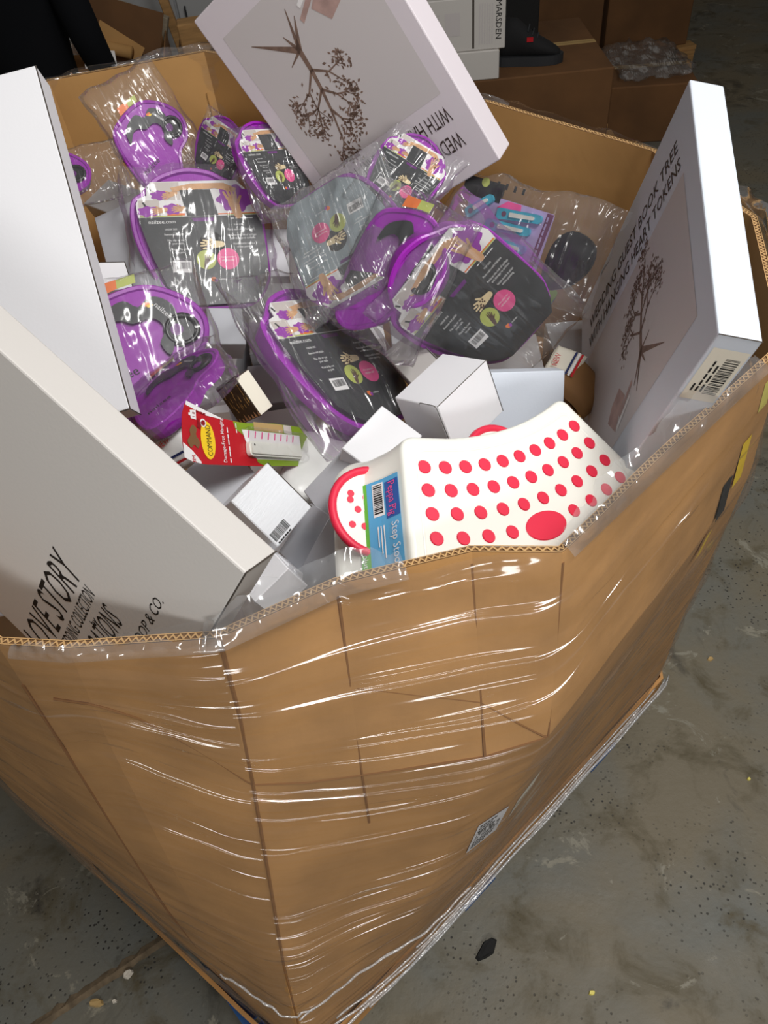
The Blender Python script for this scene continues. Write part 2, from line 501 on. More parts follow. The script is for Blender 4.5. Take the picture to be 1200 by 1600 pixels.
def text_shape(s):
    """letters as flat faces, cap height 1, starting at x = 0"""
    if s in _TXT:
        return _TXT[s]
    cu = bpy.data.curves.new('lettering', 'FONT')
    cu.body = s
    cu.resolution_u = 2
    ob = bpy.data.objects.new('lettering', cu)
    COL.objects.link(ob)
    dg = bpy.context.evaluated_depsgraph_get()
    me = ob.evaluated_get(dg).to_mesh()
    cap = 0.69
    vs = [(v.co.x / cap, v.co.y / cap) for v in me.vertices]
    fs = [list(p.vertices) for p in me.polygons]
    ob.evaluated_get(dg).to_mesh_clear()
    bpy.data.objects.remove(ob)
    bpy.data.curves.remove(cu)
    x0 = min(v[0] for v in vs)
    w = max(v[0] for v in vs) - x0
    _TXT[s] = ([(v[0] - x0, v[1]) for v in vs], fs, w)
    return _TXT[s]


def pose(n, dz=0.0):
    t, r, d = POSE[n]
    m = Matrix(((r[0][0], r[0][1], r[0][2], t[0]), (r[1][0], r[1][1], r[1][2], t[1]), (r[2][0], r[2][1], r[2][2], t[2]), (0, 0, 0, 1)))
    if dz:
        m = m @ Matrix.Translation((0, 0, dz))
    return m, d


def spline(pts, n=8, closed=True):
    """Catmull-Rom through 2-D points"""
    out = []
    k = len(pts)
    for i in range(k if closed else k - 1):
        p0, p1, p2, p3 = [pts[(i + j - 1) % k] if closed else pts[min(max(i + j - 1, 0), k - 1)] for j in range(4)]
        for s in range(n):
            t = s / n
            out.append(tuple(0.5 * (2 * p1[d] + (p2[d] - p0[d]) * t + (2 * p0[d] - 5 * p1[d] + 4 * p2[d] - p3[d]) * t * t + (3 * p1[d] - p0[d] - 3 * p2[d] + p3[d]) * t ** 3) for d in range(len(p1))))
    if not closed:
        out.append(tuple(pts[-1]))
    return out


def rounded(pts, r, n=5):
    """polygon with corners cut to arcs (quadratic)"""
    out = []
    k = len(pts)
    for i in range(k):
        p0, p1, p2 = Vector(pts[i - 1]), Vector(pts[i]), Vector(pts[(i + 1) % k])
        a = p1 + (p0 - p1).normalized() * min(r, (p0 - p1).length * 0.45)
        b = p1 + (p2 - p1).normalized() * min(r, (p2 - p1).length * 0.45)
        for s in range(n + 1):
            t = s / n
            q = a * (1 - t) ** 2 + p1 * 2 * t * (1 - t) + b * t * t
            out.append((q.x, q.y))
    return out


def offset_poly(pts, d):
    """positive d = outwards, whichever way the polygon runs"""
    k = len(pts)
    area = sum(pts[i - 1][0] * pts[i][1] - pts[i][0] * pts[i - 1][1] for i in range(k))
    if area < 0:
        d = -d
    out = []
    for i in range(k):
        a, b = Vector(pts[i - 1]), Vector(pts[(i + 1) % k])
        t = (b - a).normalized()
        out.append((pts[i][0] + t.y * d, pts[i][1] - t.x * d))
    return out


def barcode(mb, x0, y0, w, h, z, ink, seed=1, vertical=False):
    r = random.Random(seed)
    p = 0.0
    while p < w:
        b = w * r.choice((0.012, 0.02, 0.03))
        if vertical:
            mb.add([(x0, y0 + p, z), (x0 + h, y0 + p, z), (x0 + h, y0 + p + b, z), (x0, y0 + p + b, z)], [(0, 1, 2, 3)], ink)
        else:
            mb.add([(x0 + p, y0, z), (x0 + p + b, y0, z), (x0 + p + b, y0 + h, z), (x0 + p, y0 + h, z)], [(0, 1, 2, 3)], ink)
        p += b + w * r.choice((0.012, 0.02, 0.03))


def bevel_box(d, bev, m, seg=2):
    bm = bmesh.new()
    bmesh.ops.create_cube(bm, size=1.0)
    bmesh.ops.scale(bm, vec=d, verts=bm.verts)
    bmesh.ops.bevel(bm, geom=list(bm.edges), offset=bev, segments=seg, profile=0.5, affect='EDGES')
    me = bpy.data.meshes.new('board')
    bm.to_mesh(me)
    bm.free()
    me.materials.append(m)
    return me

# ------------------------------------------------------------------ the setting
fl = MB()
fl.add([(-4.2, -2.5, 0), (4.5, -2.5, 0), (4.5, 9, 0), (-4.2, 9, 0)], [(0, 1, 2, 3)], M['floor'])
fl.build('floor', kind='structure')
wl = MB()
wl.box((0.15, 9.1, 2.1), (8.9, 0.2, 4.2), M['wall'])
wl.build('wall_back', kind='structure')
wl = MB()
wl.box((-4.3, 3.25, 2.1), (0.2, 11.9, 4.2), M['wall'])
wl.build('wall_left', kind='structure')
wl = MB()
wl.box((4.6, 3.25, 2.1), (0.2, 11.9, 4.2), M['wall'])
wl.build('wall_right', kind='structure')

# ------------------------------------------------------------------ the bulk bin
# each column of the wall: bottom, low middle, fold, rim
COLS = [
    ((-0.275, 0.245, .13), (-0.235, 0.305, .60), (-0.183, 0.378, 1.075), (-0.162, 0.400, 1.330)),
    ((-0.190, 0.305, .13), (-0.130, 0.345, .60), (-0.062, 0.385, 1.05), (-0.054, 0.454, 1.318)),
    ((-0.090, 0.385, .13), (-0.005, 0.375, .60), (0.080, 0.388, 1.05), (0.081, 0.483, 1.309)),
    ((0.030, 0.480, .13), (0.095, 0.440, .60), (0.155, 0.403, 1.05), (0.168, 0.471, 1.305)),
    ((0.205, 0.610, .13), (0.235, 0.570, .60), (0.262, 0.505, 1.05), (0.249, 0.539, 1.301)),
    ((0.405, 0.765, .13), (0.410, 0.715, .60), (0.408, 0.640, 1.05), (0.398, 0.650, 1.321)),
    ((0.610, 0.925, .13), (0.600, 0.880, .60), (0.555, 0.785, 1.05), (0.490, 0.715, 1.335)),
    ((0.630, 1.020, .13), (0.635, 1.010, .60), (0.600, 0.985, 1.05), (0.545, 0.955, 1.362)),
    ((0.490, 1.190, .13), (0.510, 1.210, .60), (0.510, 1.205, 1.05), (0.488, 1.192, 1.362)),
    ((0.250, 1.350, .13), (0.265, 1.365, .60), (0.265, 1.365, 1.05), (0.260, 1.362, 1.401)),
    ((-0.190, 1.640, .13), (-0.210, 1.680, .60), (-0.230, 1.700, 1.05), (-0.241, 1.730, 1.426)),
    ((-0.470, 1.560, .13), (-0.500, 1.610, .60), (-0.530, 1.650, 1.05), (-0.549, 1.693, 1.420)),
    ((-0.780, 1.330, .13), (-0.790, 1.360, .60), (-0.790, 1.380, 1.05), (-0.780, 1.400, 1.405)),
    ((-1.000, 0.940, .13), (-1.000, 0.950, .60), (-0.960, 0.960, 1.05), (-0.880, 0.970, 1.390)),
    ((-0.700, 0.625, .13), (-0.720, 0.630, .60), (-0.720, 0.650, 1.05), (-0.690, 0.665, 1.360)),
    ((-0.430, 0.385, .13), (-0.425, 0.405, .60), (-0.400, 0.440, 1.10), (-0.373, 0.433, 1.318)),
    ((-0.375, 0.335, .13), (-0.355, 0.365, .60), (-0.325, 0.415, 1.16), (-0.300, 0.412, 1.326)),
]
VT = (0.0, 0.42, 0.80, 1.0)
NSUB, NV = 10, 40


def wall_grid(off, ext_top=0.0, nsub=NSUB, nv=NV, amp=0.0, seed=0.0, low=0.0):
    """rings of points round the bin; off = distance outwards, ext_top(u) = how far past the rim"""
    nc = len(COLS)
    pts, us, vs = [], [], []
    ncol = nc * nsub
    for j in range(nv + 1):
        v = j / nv
        ring = []
        for i in range(ncol):
            c, s = divmod(i, nsub)
            s /= nsub

            def at(cc):
                P = COLS[cc % nc]
                for k in range(3):
                    if v <= VT[k + 1] + 1e-9:
                        t = (v - VT[k]) / (VT[k + 1] - VT[k])
                        return Vector(P[k]).lerp(Vector(P[k + 1]), t)
                return Vector(P[3])
            p = at(c).lerp(at(c + 1), s)
            ring.append(p)
        pts.append(ring)
    # outward normals in plan
    out = []
    for j, ring in enumerate(pts):
        o2 = []
        for i, p in enumerate(ring):
            t = ring[(i + 1) % ncol] - ring[i - 1]
            n = Vector((t.y, -t.x, 0)).normalized()
            w = 0.0
            if amp:
                w = amp * noise.noise(Vector((p.x * 5 + seed, p.y * 5, p.z * 4)))
            q = p + n * (off + w)
            o2.append(q)
        out.append(o2)
    return out, ncol


def wall_mesh(name, off_out, off_in, m_out, m_in, m_top):
    a, n = wall_grid(off_out, amp=0.004)
    b, _ = wall_grid(off_in, amp=0.004)
    mb = MB()
    V, F = [], []
    for ring in a:
        V += ring
    nr = len(a)
    fo = [(j * n + i, j * n + (i + 1) % n, (j + 1) * n + (i + 1) % n, (j + 1) * n + i) for j in range(nr - 1) for i in range(n)]
    mb.add(V, fo, m_out)
    V2 = []
    for ring in b:
        V2 += ring
    fi = [(j * n + i, (j + 1) * n + i, (j + 1) * n + (i + 1) % n, j * n + (i + 1) % n) for j in range(nr - 1) for i in range(n)]
    mb.add(V2, fi, m_in)
    top = a[-1] + b[-1]
    mb.add(top, [(i, (i + 1) % n, n + (i + 1) % n, n + i) for i in range(n)], m_top)
    bot = a[0] + b[0]
    mb.add(bot, [((i + 1) % n, i, n + i, n + (i + 1) % n) for i in range(n)], m_top)
    return mb, a, b


bin_ = thing('pallet_box', 'large brown corrugated cardboard bulk bin wrapped in stretch film, on a pallet', 'box')
mb, ring_out, ring_in = wall_mesh('wall', 0.004, -0.004, M['kraft'], M['kraft_in'], M['kraft_dark'])
wall_o = mb.build('cardboard_wall', bin_)

# corrugated flute showing along the cut rim
mb = MB()
ro, ri = ring_out[-1], ring_in[-1]
nn = len(ro)
path = []
for i in range(nn):
    a0, a1, b0, b1 = ro[i], ro[(i + 1) % nn], ri[i], ri[(i + 1) % nn]
    L = (a1 - a0).length
    k = max(2, int(L / 0.0030))
    for s in range(k):
        t = s / k
        path.append((a0.lerp(a1, t), b0.lerp(b1, t)))
V, F = [], []
for i, (p, q) in enumerate(path):
    t = 0.22 if i % 2 else 0.78
    d = (q - p) * 0.16
    c = p.lerp(q, t)
    V += [c - d + Vector((0, 0, .0012)), c + d + Vector((0, 0, .0012))]
k = len(path)
F = [(2 * i, 2 * i + 1, (2 * i + 3) % (2 * k), (2 * i + 2) % (2 * k)) for i in range(k)]
mb.add(V, F, M['kraft_light'])
for r in (ro, ri):
    V = []
    for i in range(nn):
        o_ = (ri[i] - ro[i]) * (0.12 if r is ro else -0.12)
        V += [r[i] + Vector((0, 0, .0014)), r[i] + o_ + Vector((0, 0, .0014))]
    mb.add(V, [(2 * i, 2 * i + 1, (2 * i + 3) % (2 * nn), (2 * i + 2) % (2 * nn)) for i in range(nn)], M['kraft_light'])
mb.build('corrugated_edge', bin_)


def wall_point(c, s, v, off=0.0):
    """point on the outer wall between column c and c + 1"""
    nc = len(COLS)

    def at(cc):
        P = COLS[cc % nc]
        for k in range(3):
            if v <= VT[k + 1] + 1e-9:
                return Vector(P[k]).lerp(Vector(P[k + 1]), (v - VT[k]) / (VT[k + 1] - VT[k]))
        return Vector(P[3])
    a, b = at(c), at(c + 1)
    t = (b - a)
    n = Vector((t.y, -t.x, 0)).normalized()
    return a.lerp(b, s) + n * (0.005 + off)


def crease(points, r=0.0022, m=None):
    """a pressed fold on the board: a fine ridge that follows the wall"""
    P = []
    for (c0, s0, v0), (c1, s1, v1) in zip(points, points[1:]):
        for k in range(8):
            t = k / 8
            x = (c0 + s0) * (1 - t) + (c1 + s1) * t
            v = v0 * (1 - t) + v1 * t
            c = int(math.floor(x))
            P.append(wall_point(c, x - c, v, -0.0012))
    c1, s1, v1 = points[-1]
    P.append(wall_point(c1, s1, v1, -0.0012))
    q = MB()
    q.tube(P, r, m or M['fold'], n=6)
    return q


folds = [
    ([(0, 0.0, 1.0), (0, 0.02, .9), (0, 0.0, .80), (0, 0.0, .42), (0, 0.0, .02)], 0.0030),
    ([(1, 0.0, .99), (1, 0.0, .80), (1, 0.1, .70)], 0.0022),
    ([(2, 0.0, .99), (2, 0.0, .80)], 0.0026),
    ([(3, 0.0, .99), (3, 0.0, .80)], 0.0026),
    ([(0, 0.0, .80), (0, 0.5, .795), (1, 0.0, .80), (2, 0.0, .80), (3, 0.0, .80)], 0.0022),
    ([(1, 0.05, .90), (1, 0.5, .88), (2, 0.0, .86), (2, 0.5, .83), (3, 0.0, .80)], 0.0024),
    ([(15, 0.4, .90), (16, 0.3, .87), (16, 0.7, .83), (17, 0.0, .80)], 0.0022),
    ([(15, 0.0, .93), (15, 0.05, .5), (15, 0.2, .1)], 0.0022),
]
for pts, r in folds:
    crease(pts, r * .8).build('fold', bin_)
for c, s in ((10, 0.05), (10, 0.42), (10, 0.62)):
    P = []
    for k in range(12):
        v = 0.55 + 0.45 * k / 12
        p = wall_point(c, s, v)
        a, b = wall_point(c, 0, v), wall_point(c, 1, v)
        t = b - a
        n = Vector((t.y, -t.x, 0)).normalized()
        P.append(p - n * 0.0105)
    q = MB()
    q.tube(P, 0.0022, M['kraft_in'], n=6)
    q.build('fold', bin_)

# paper labels under the film and yellow marks on the right-hand side
def wall_label(c0, s0, v0, c1, s1, v1, m, nu=6, nv=5):
    mb = MB()
    V = []
    x0, x1 = c0 + s0, c1 + s1
    for j in range(nv + 1):
        for i in range(nu + 1):
            x = x0 + (x1 - x0) * i / nu
            c = int(math.floor(x))
            V.append(wall_point(c, x - c, v0 + (v1 - v0) * j / nv, 0.0015))
    F = [(j * (nu + 1) + i, j * (nu + 1) + i + 1, (j + 1) * (nu + 1) + i + 1, (j + 1) * (nu + 1) + i) for j in range(nv) for i in range(nu)]
    mb.add(V, F, m)
    return mb, x0, x1


lab, x0, x1 = wall_label(2, 0.45, 0.505, 2, 0.98, 0.60, M['white'])
lab_o = lab.build('shipping_label', bin_, label='white printed shipping label')
mb = MB()
r = random.Random(3)
for k in range(9):
    v = 0.515 + 0.0092 * k
    xs = [x0 + (x1 - x0) * (0.08 + 0.84 * t / 6) for t in range(7)]
    if k in (3, 4, 5):
        for t in range(22):
            if r.random() < .55:
                xa = x0 + (x1 - x0) * (0.1 + 0.8 * t / 22)
                c = int(xa)
                a, b = wall_point(c, xa - c, v, .0022), wall_point(c, xa + .012 - c, v, .0022)
                a2, b2 = wall_point(c, xa - c, v + .0085, .0022), wall_point(c, xa + .012 - c, v + .0085, .0022)
                mb.add([a, b, b2, a2], [(0, 1, 2, 3)], M['black'])
    else:
        n_ = 4 + r.randrange(3)
        for t in range(n_):
            xa, xb = xs[0] + (xs[-1] - xs[0]) * t / 7, xs[0] + (xs[-1] - xs[0]) * (t + .8) / 7
            c = int(xa)
            mb.add([wall_point(c, xa - c, v, .0022), wall_point(c, xb - c, v, .0022), wall_point(c, xb - c, v + .004, .0022), wall_point(c, xa - c, v + .004, .0022)], [(0, 1, 2, 3)], M['black'])
mb.build('label_print', lab_o)
lab, _, _ = wall_label(3, 0.25, 0.45, 3, 0.6, 0.53, M['sticker'])
lab.build('shipping_label', bin_, label='second pale label round the corner')
for (c0, s0, v0, c1, s1, v1, mm) in ((5, .70, .93, 5, .85, .97, 'scrap_yellow'), (5, .55, .83, 5, .70, .90, 'yellow'), (5, .35, .80, 5, .5, .86, 'rag'), (5, .30, .72, 5, .38, .78, 'yellow')):
    lab, _, _ = wall_label(c0, s0, v0, c1, s1, v1, M[mm], 3, 3)
    lab.build('tape_mark', bin_, label='yellow and black tape mark on the right side')

# the cardboard tray the bin stands in, its cut edge showing
tray_pts = [Vector(c[0]) for c in COLS]
mb = MB()
nc = len(COLS)
ctr = sum(tray_pts, Vector()) / nc
for (o0, o1, z0, z1) in ((0.020, 0.012, 0.125, 0.20),):
    V = []
    for i, p in enumerate(tray_pts):
        t = tray_pts[(i + 1) % nc] - tray_pts[i - 1]
        n = Vector((t.y, -t.x, 0)).normalized()
        for o_, z in ((o0, z0), (o0, z1), (o1, z1), (o1, z0)):
            V.append((p.x + n.x * o_, p.y + n.y * o_, z))
    F = []
    for i in range(nc):
        a, b = 4 * i, 4 * ((i + 1) % nc)
        for k in range(4):
            F.append((a + k, b + k, b + (k + 1) % 4, a + (k + 1) % 4))
    mb.add(V, F, M['kraft'])
    mb.poly([(p.x, p.y) for p in tray_pts], 0.128, M['kraft_in'])
mb.build('base_tray', bin_)
# a sheet inside that carries the load
mb = MB()
pad = [Vector(COLS[i][1]).lerp(Vector(COLS[i][2]), 0.80) for i in range(nc)]
pc = sum(pad, Vector()) / nc
mb.prism([(pc.x + (p.x - pc.x) * 0.97, pc.y + (p.y - pc.y) * 0.97) for p in pad], 0.965, 0.972, M['kraft_in'])
mb.build('layer_pad', bin_)

# stretch film: one thin sheet round the whole bin, wrinkled and standing above the rim at the front
mb = MB()
NSF, NVF = 22, 150
g, n = wall_grid(0.0135, nsub=NSF, nv=NVF)
# stretched film bridges the folds, so ease each ring round the corners
for j, ring in enumerate(g):
    W_ = 6
    acc = sum((ring[k % n] for k in range(-W_, W_ + 1)), Vector())
    o2 = []
    for i in range(n):
        o2.append(acc / (2 * W_ + 1))
        acc = acc + ring[(i + W_ + 1) % n] - ring[(i - W_) % n]
    g[j] = o2
V = []
uvs = []
peri = [0.0]
ringm = g[NVF // 2]
for i in range(n):
    peri.append(peri[-1] + (ringm[(i + 1) % n] - ringm[i]).length)


def rim_lift(x):
    """how far the film stands above the rim (metres), by column"""
    pts_ = [(0, .030), (0.6, .024), (1.0, .010), (1.6, -.004), (2.2, .002), (2.9, .008), (3.3, .028), (3.9, .030), (4.3, .022), (5, .016), (6, .008), (8, .006), (9.5, .010), (10.5, .008), (13, .01), (15, .006), (16, .012), (17, .030)]
    for (a, ya), (b, yb) in zip(pts_, pts_[1:]):
        if a <= x <= b:
            return ya + (yb - ya) * (x - a) / (b - a)
    return .01


ropes = [(0.775, .010, 0.0065, 0.010), (0.845, .012, .0045, -0.012), (0.905, .008, .004, .006), (0.955, .012, .006, -.01), (0.50, .012, .0065, .02), (0.44, .010, .006, .015), (0.28, .014, .006, -.015), (0.16, .012, .007, .02), (0.985, .006, .004, 0.0)]
for j in range(NVF + 1):
    v = j / NVF
    for i in range(n):
        p = g[j][i].copy()
        q0, q1 = g[j][i - 1], g[j][(i + 1) % n]
        t = q1 - q0
        nrm = Vector((t.y, -t.x, 0)).normalized()
        x = i / NSF
        ph = peri[i] * 2 * math.pi / peri[-1]
        sl = 0.05 * math.sin(ph * 2 + 1.0)
        d = 0.0034 * noise.noise(Vector((math.cos(ph) * 3, math.sin(ph) * 3, (v + sl) * 60)))
        d += 0.0028 * noise.noise(Vector((math.cos(ph) * 6 + 9, math.sin(ph) * 6, (v + sl) * 150)))
        for (v0, w, a, k_) in ropes:
            dv = (v - v0 - k_ * math.sin(ph * 3 + v0 * 20)) / w
            if abs(dv) < 3:
                d += a * math.exp(-dv * dv)
        p += nrm * d
        if v > 0.97:
            k2 = (v - 0.97) / 0.03
            lift = rim_lift(x) + 0.006 * noise.noise(Vector((peri[i] * 30, 0, 3)))
            p.z += lift * k2
            p -= nrm * (0.010 * k2 * (1 if lift > 0.012 else 0.4))
        if v < 0.02:
            p.z -= 0.004 * (0.02 - v) / 0.02
        V.append(p)
        uvs.append((peri[i], v * 1.25 + sl))
F = [(j * n + i, j * n + (i + 1) % n, (j + 1) * n + (i + 1) % n, (j + 1) * n + i) for j in range(NVF) for i in range(n)]
mb.add(V, F, M['film'])
me = mb.mesh('stretch_film', True)
uvl = me.uv_layers.new(name='UVMap')
for poly in me.polygons:
    ids = list(poly.vertices)
    for li, vi in zip(poly.loop_indices, ids):
        u, w = uvs[vi]
        if vi % n == 0 and (n - 1) in [q % n for q in ids]:
            u = peri[-1]
        uvl.data[li].uv = (u, w)
put(me, 'stretch_film', bin_, label='clear glossy stretch film with horizontal creases')

# bunched film strands along the lower edges
for k, (c0, v0, c1, v1, o0, rad) in enumerate(((0.1, .13, 6.0, .055, .020, .0030), (0.3, .10, 6.0, .045, .024, .0040), (0.6, .15, 5.6, .075, .018, .0022), (1.2, .085, 6.05, .065, .026, .0026), (2.0, .19, 5.8, .10, .017, .0022), (-0.95, .30, .3, .26, .018, .0022), (0.0, .26, 2.8, .31, .020, .0024))):
    P = []
    for i in range(61):
        t = i / 60
        x = c0 + (c1 - c0) * t
        c = int(math.floor(x))
        p0, p1 = wall_point(c, x - c, v0 + (v1 - v0) * t + .006 * noise.noise(Vector((t * 5, k * 3.3, 0)))), wall_point(c, x - c + .02, v0 + (v1 - v0) * t)
        tt = p1 - p0
        nrm = Vector((tt.y, -tt.x, 0)).normalized()
        P.append(p0 + nrm * (o0 + .004 * noise.noise(Vector((t * 9, k, 4)))))
    mb = MB()
    mb.tube(P, [rad * (.7 + .6 * abs(noise.noise(Vector((i * .21, k * 2.1, 1))))) for i in range(61)], M['film_rope'], 6)
    mb.build('film_strand', bin_, True)

# crumpled film edge standing above the rim
for (c0, c1, hh, lean, sd_) in ((15.2, 17.0, .010, .010, 1), (16.9, 18.5, .030, .026, 3), (20.05, 22.6, .040, .022, 2), (8.9, 10.6, .014, .0, 4), (5.9, 7.6, .02, .0, 6)):
    mb = MB()
    N = int((c1 - c0) * 26)
    V = []
    for i in range(N + 1):
        x = c0 + (c1 - c0) * i / N
        c = int(math.floor(x))
        p = wall_point(c, x - c, 1.0)
        q0, q1 = wall_point(c, x - c - .02, 1.0), wall_point(c, x - c + .02, 1.0)
        t = q1 - q0
        nrm = Vector((t.y, -t.x, 0)).normalized()
        env = min(1.0, 4 * min(i / N, 1 - i / N) + .12)
        for j in range(7):
            k = j / 6
            h = hh * env * (1 + .5 * noise.noise(Vector((x * 5, sd_, 0))))
            w = .008 * noise.noise(Vector((x * 9, k * 2.2, sd_ + 5)))
            V.append(p + nrm * (.009 - lean * k * k + w * k) + Vector((0, 0, -.006 + (h + .006) * k)))
    F = [(i * 7 + j, (i + 1) * 7 + j, (i + 1) * 7 + j + 1, i * 7 + j + 1) for i in range(N) for j in range(6)]
    mb.add(V, F, M['film_lip'])
    mb.build('film_edge', bin_, True)

# pallet under it
pal = thing('pallet', 'blue painted wooden pallet under the cardboard bulk bin', 'pallet')
pm = Matrix.Translation((-0.175, 0.905, 0)) @ Matrix.Rotation(math.radians(37.8), 4, 'Z')
pal.matrix_world = pm
for k in range(7):
    mb = MB()
    mb.box((0, -0.42 + 0.14 * k, 0.109), (1.08, 0.10, 0.02), M['blue_paint'])
    mb.build('deck_board', pal)
for k in (-1, 0, 1):
    mb = MB()
    mb.box((k * 0.46, 0, 0.0885), (0.10, 0.94, 0.02), M['blue_paint'])
    mb.build('stringer_board', pal)
    mb = MB()
    mb.box((k * 0.46, 0, 0.008), (0.10, 0.94, 0.016), M['blue_paint'])
    mb.build('bottom_board', pal)
    for q in (-1, 0, 1):
        mb = MB()
        mb.box((k * 0.46, q * 0.40, 0.0475), (0.12, 0.13, 0.062), M['blue_paint'])
        mb.build('block', pal)


# ------------------------------------------------------------------ flat gift boxes (wedding guest book boxes)
def seam_strip(mb, a, b, d, wd=0.0012, ht=0.0006):
    """a dark gap where two boards meet, along a box edge; a, b in units of half the box size"""
    A = Vector([a[i] * d[i] / 2 for i in range(3)])
    B = Vector([b[i] * d[i] / 2 for i in range(3)])
    t = (B - A).normalized()
    c = (A + B) / 2
    L = (B - A).length
    z = Vector((0, 0, 0))
    for i in range(3):
        if abs(a[i]) > .999 and abs(b[i]) > .999 and a[i] == b[i]:
            z[i] = a[i]
    u = z.normalized() if z.length else Vector((0, 0, 1))
    w = t.cross(u)
    rot = Matrix((t, w, u)).transposed()
    mb.box(c - u * (wd / 2 - ht * 0.5), (L * 0.995, wd, wd), M['seam'], rot)


def gift_tree(mb, z, seed, flip=1.0):
    """flat printed tree with slatted roots"""
    r = random.Random(seed)

    def limb(p, q, w0, w1):
        t = (q - p)
        n = Vector((-t.y, t.x)).normalized()
        mb.add([(p + n * w0).to_tuple() + (z,), (p - n * w0).to_tuple() + (z,), (q - n * w1).to_tuple() + (z,), (q + n * w1).to_tuple() + (z,)], [(0, 1, 2, 3)], M['tree'])

    def leaves(c, k, spread):
        for _ in range(k):
            p = c + Vector((r.gauss(0, spread), r.gauss(0, spread)))
            a = r.uniform(0, 6.28)
            l_, w_ = r.uniform(.0025, .0046), r.uniform(.0012, .0022)
            d, n = Vector((math.cos(a), math.sin(a))), Vector((-math.sin(a), math.cos(a)))
            mb.add([(p + d * l_).to_tuple() + (z,), (p + n * w_).to_tuple() + (z,), (p - d * l_).to_tuple() + (z,), (p - n * w_).to_tuple() + (z,)], [(0, 1, 2, 3)], M['tree'])

    def grow(p, a, L, w, depth):
        q = p + Vector((math.cos(a), math.sin(a))) * L
        limb(p, q, w, w * .7)
        if depth == 0:
            leaves(q, 11, .0062)
            return
        if depth <= 2:
            leaves(q, 5, .007)
        for da in ((.55, -.5) if depth > 1 else (.7, .0, -.65)):
            if r.random() < .9:
                grow(q, a + da * r.uniform(.6, 1.4), L * r.uniform(.62, .82), w * .6, depth - 1)
    base = Vector((0.028, -0.082))
    trunk = [base, base + Vector((.002, .03)), base + Vector((.006, .06)), base + Vector((.012, .09)), base + Vector((.02, .118))]
    for i, (a, b) in enumerate(zip(trunk, trunk[1:])):
        limb(a, b, .0042 - .0007 * i, .0036 - .0007 * i)
    for i, (a, L) in enumerate(((2.5, .030), (.75, .034), (2.4, .026), (.6, .030), (1.9, .022))):
        p = trunk[1 + i // 2 if i < 4 else 3]
        grow(p, a + r.uniform(-.1, .1), L, .0022, 2)
    grow(trunk[-1], 1.3, .022, .0018, 2)
    for a, L, w in ((-2.15, .046, .0045), (-1.9, .056, .0036), (-.62, .082, .0052), (-1.2, .03, .0036), (.35, .03, .0026)):
        q = base + Vector((math.cos(a), math.sin(a))) * L
        limb(base, q, w, .0006)


def gift_box(name, n, label, m_body, seams=(), kind='front', seed=1):
    mtx, d = pose(n)
    root = thing(name, label, 'box', mtx, 'flat white gift boxes standing in the bin')
    put(bevel_box(d, 0.0022, m_body), 'box_body', root)
    if seams:
        mb = MB()
        for a, b in seams:
            seam_strip(mb, a, b, d)
        mb.build('board_seam', root)
    z = d[2] / 2 + 0.0003
    if kind == 'front':
        mb = MB()
        k = d[0] / .3
        mb.poly([(-.124 * k, -.165), (.124 * k, -.165), (.124 * k, .083), (-.124 * k, .083)], z, M['panel_print'])
        mb.build('printed_panel', root)
        mb = MB()
        gift_tree(mb, z + .0003, seed)
        mb.build('printed_tree', root)
        mb = MB()
        mb.poly([(-.090, -.113), (-.064, -.147), (-.050, -.128), (-.074, -.095)], z + .0003, M['rose_wood'])
        mb.poly([(-.074, -.095), (-.050, -.128), (-.027, -.112), (-.046, -.084)], z + .0003, M['rose_wood'])
        mb.poly([(-.060, -.142), (-.012, -.122), (-.010, -.128), (-.058, -.150)], z + .0005, M['photo_white'])
        mb.poly([(-.050, -.128), (-.004, -.104), (-.002, -.112), (-.046, -.136)], z + .0004, M['rose_wood'])
        mb.build('printed_wood_block', root)
        mb = MB()
        w = .236 * k
        mb.text('WEDDING GUEST BOOK TREE', 0, .140, .024, M['brown_ink'], z + .0003, width=w, align='C')
        mb.text('WITH HANGING HEART TOKENS', 0, .100, .024, M['brown_ink'], z + .0003, width=w * 1.02, align='C')
        mb.build('printed_title', root)
    return root, d


# C: leaning upside down at the back
gift_box('gift_box', 'C', 'tall white gift box leaning upside down at the back, brown tree print and inverted title', M['white_mauve'], kind='front', seed=5)
# D: standing on edge at the right
rD, dD = gift_box('gift_box', 'D', 'white gift box with tree print standing on edge at right, barcode sticker on its end', M['white_cool'],
                  seams=[((1, -1, -1), (1, -1, 1))], kind='front', seed=9)
mb = MB()
yb = -dD[1] / 2 - .0004
x0, x1, z0, z1 = dD[0] / 2 - .098, dD[0] / 2 - .018, -dD[2] / 2 + .003, dD[2] / 2 - .004
mb.add([(x0, yb, z0), (x1, yb, z0), (x1, yb, z1), (x0, yb, z1)], [(0, 1, 2, 3)], M['sticker'])
r = random.Random(4)
x = x0 + .012
while x < x1 - .012:
    b = r.choice((.0008, .0014, .002))
    mb.add([(x, yb - .0003, z0 + .004), (x + b, yb - .0003, z0 + .004), (x + b, yb - .0003, z0 + .019), (x, yb - .0003, z0 + .019)], [(0, 1, 2, 3)], M['black'])
    x += b + r.choice((.0008, .0014, .002))
for k, (cnt, w) in enumerate(((3, .045), (5, .05), (1, .014))):
    for q in range(cnt):
        xa = x0 + .014 + w / cnt * q
        za = z0 + .021 + .0052 * k
        mb.add([(xa, yb - .0003, za), (xa + w / cnt * .8, yb - .0003, za), (xa + w / cnt * .8, yb - .0003, za + .0022), (xa, yb - .0003, za + .0022)], [(0, 1, 2, 3)], M['black'])
mb.build('barcode_sticker', rD, label='cream sticker with black barcode')
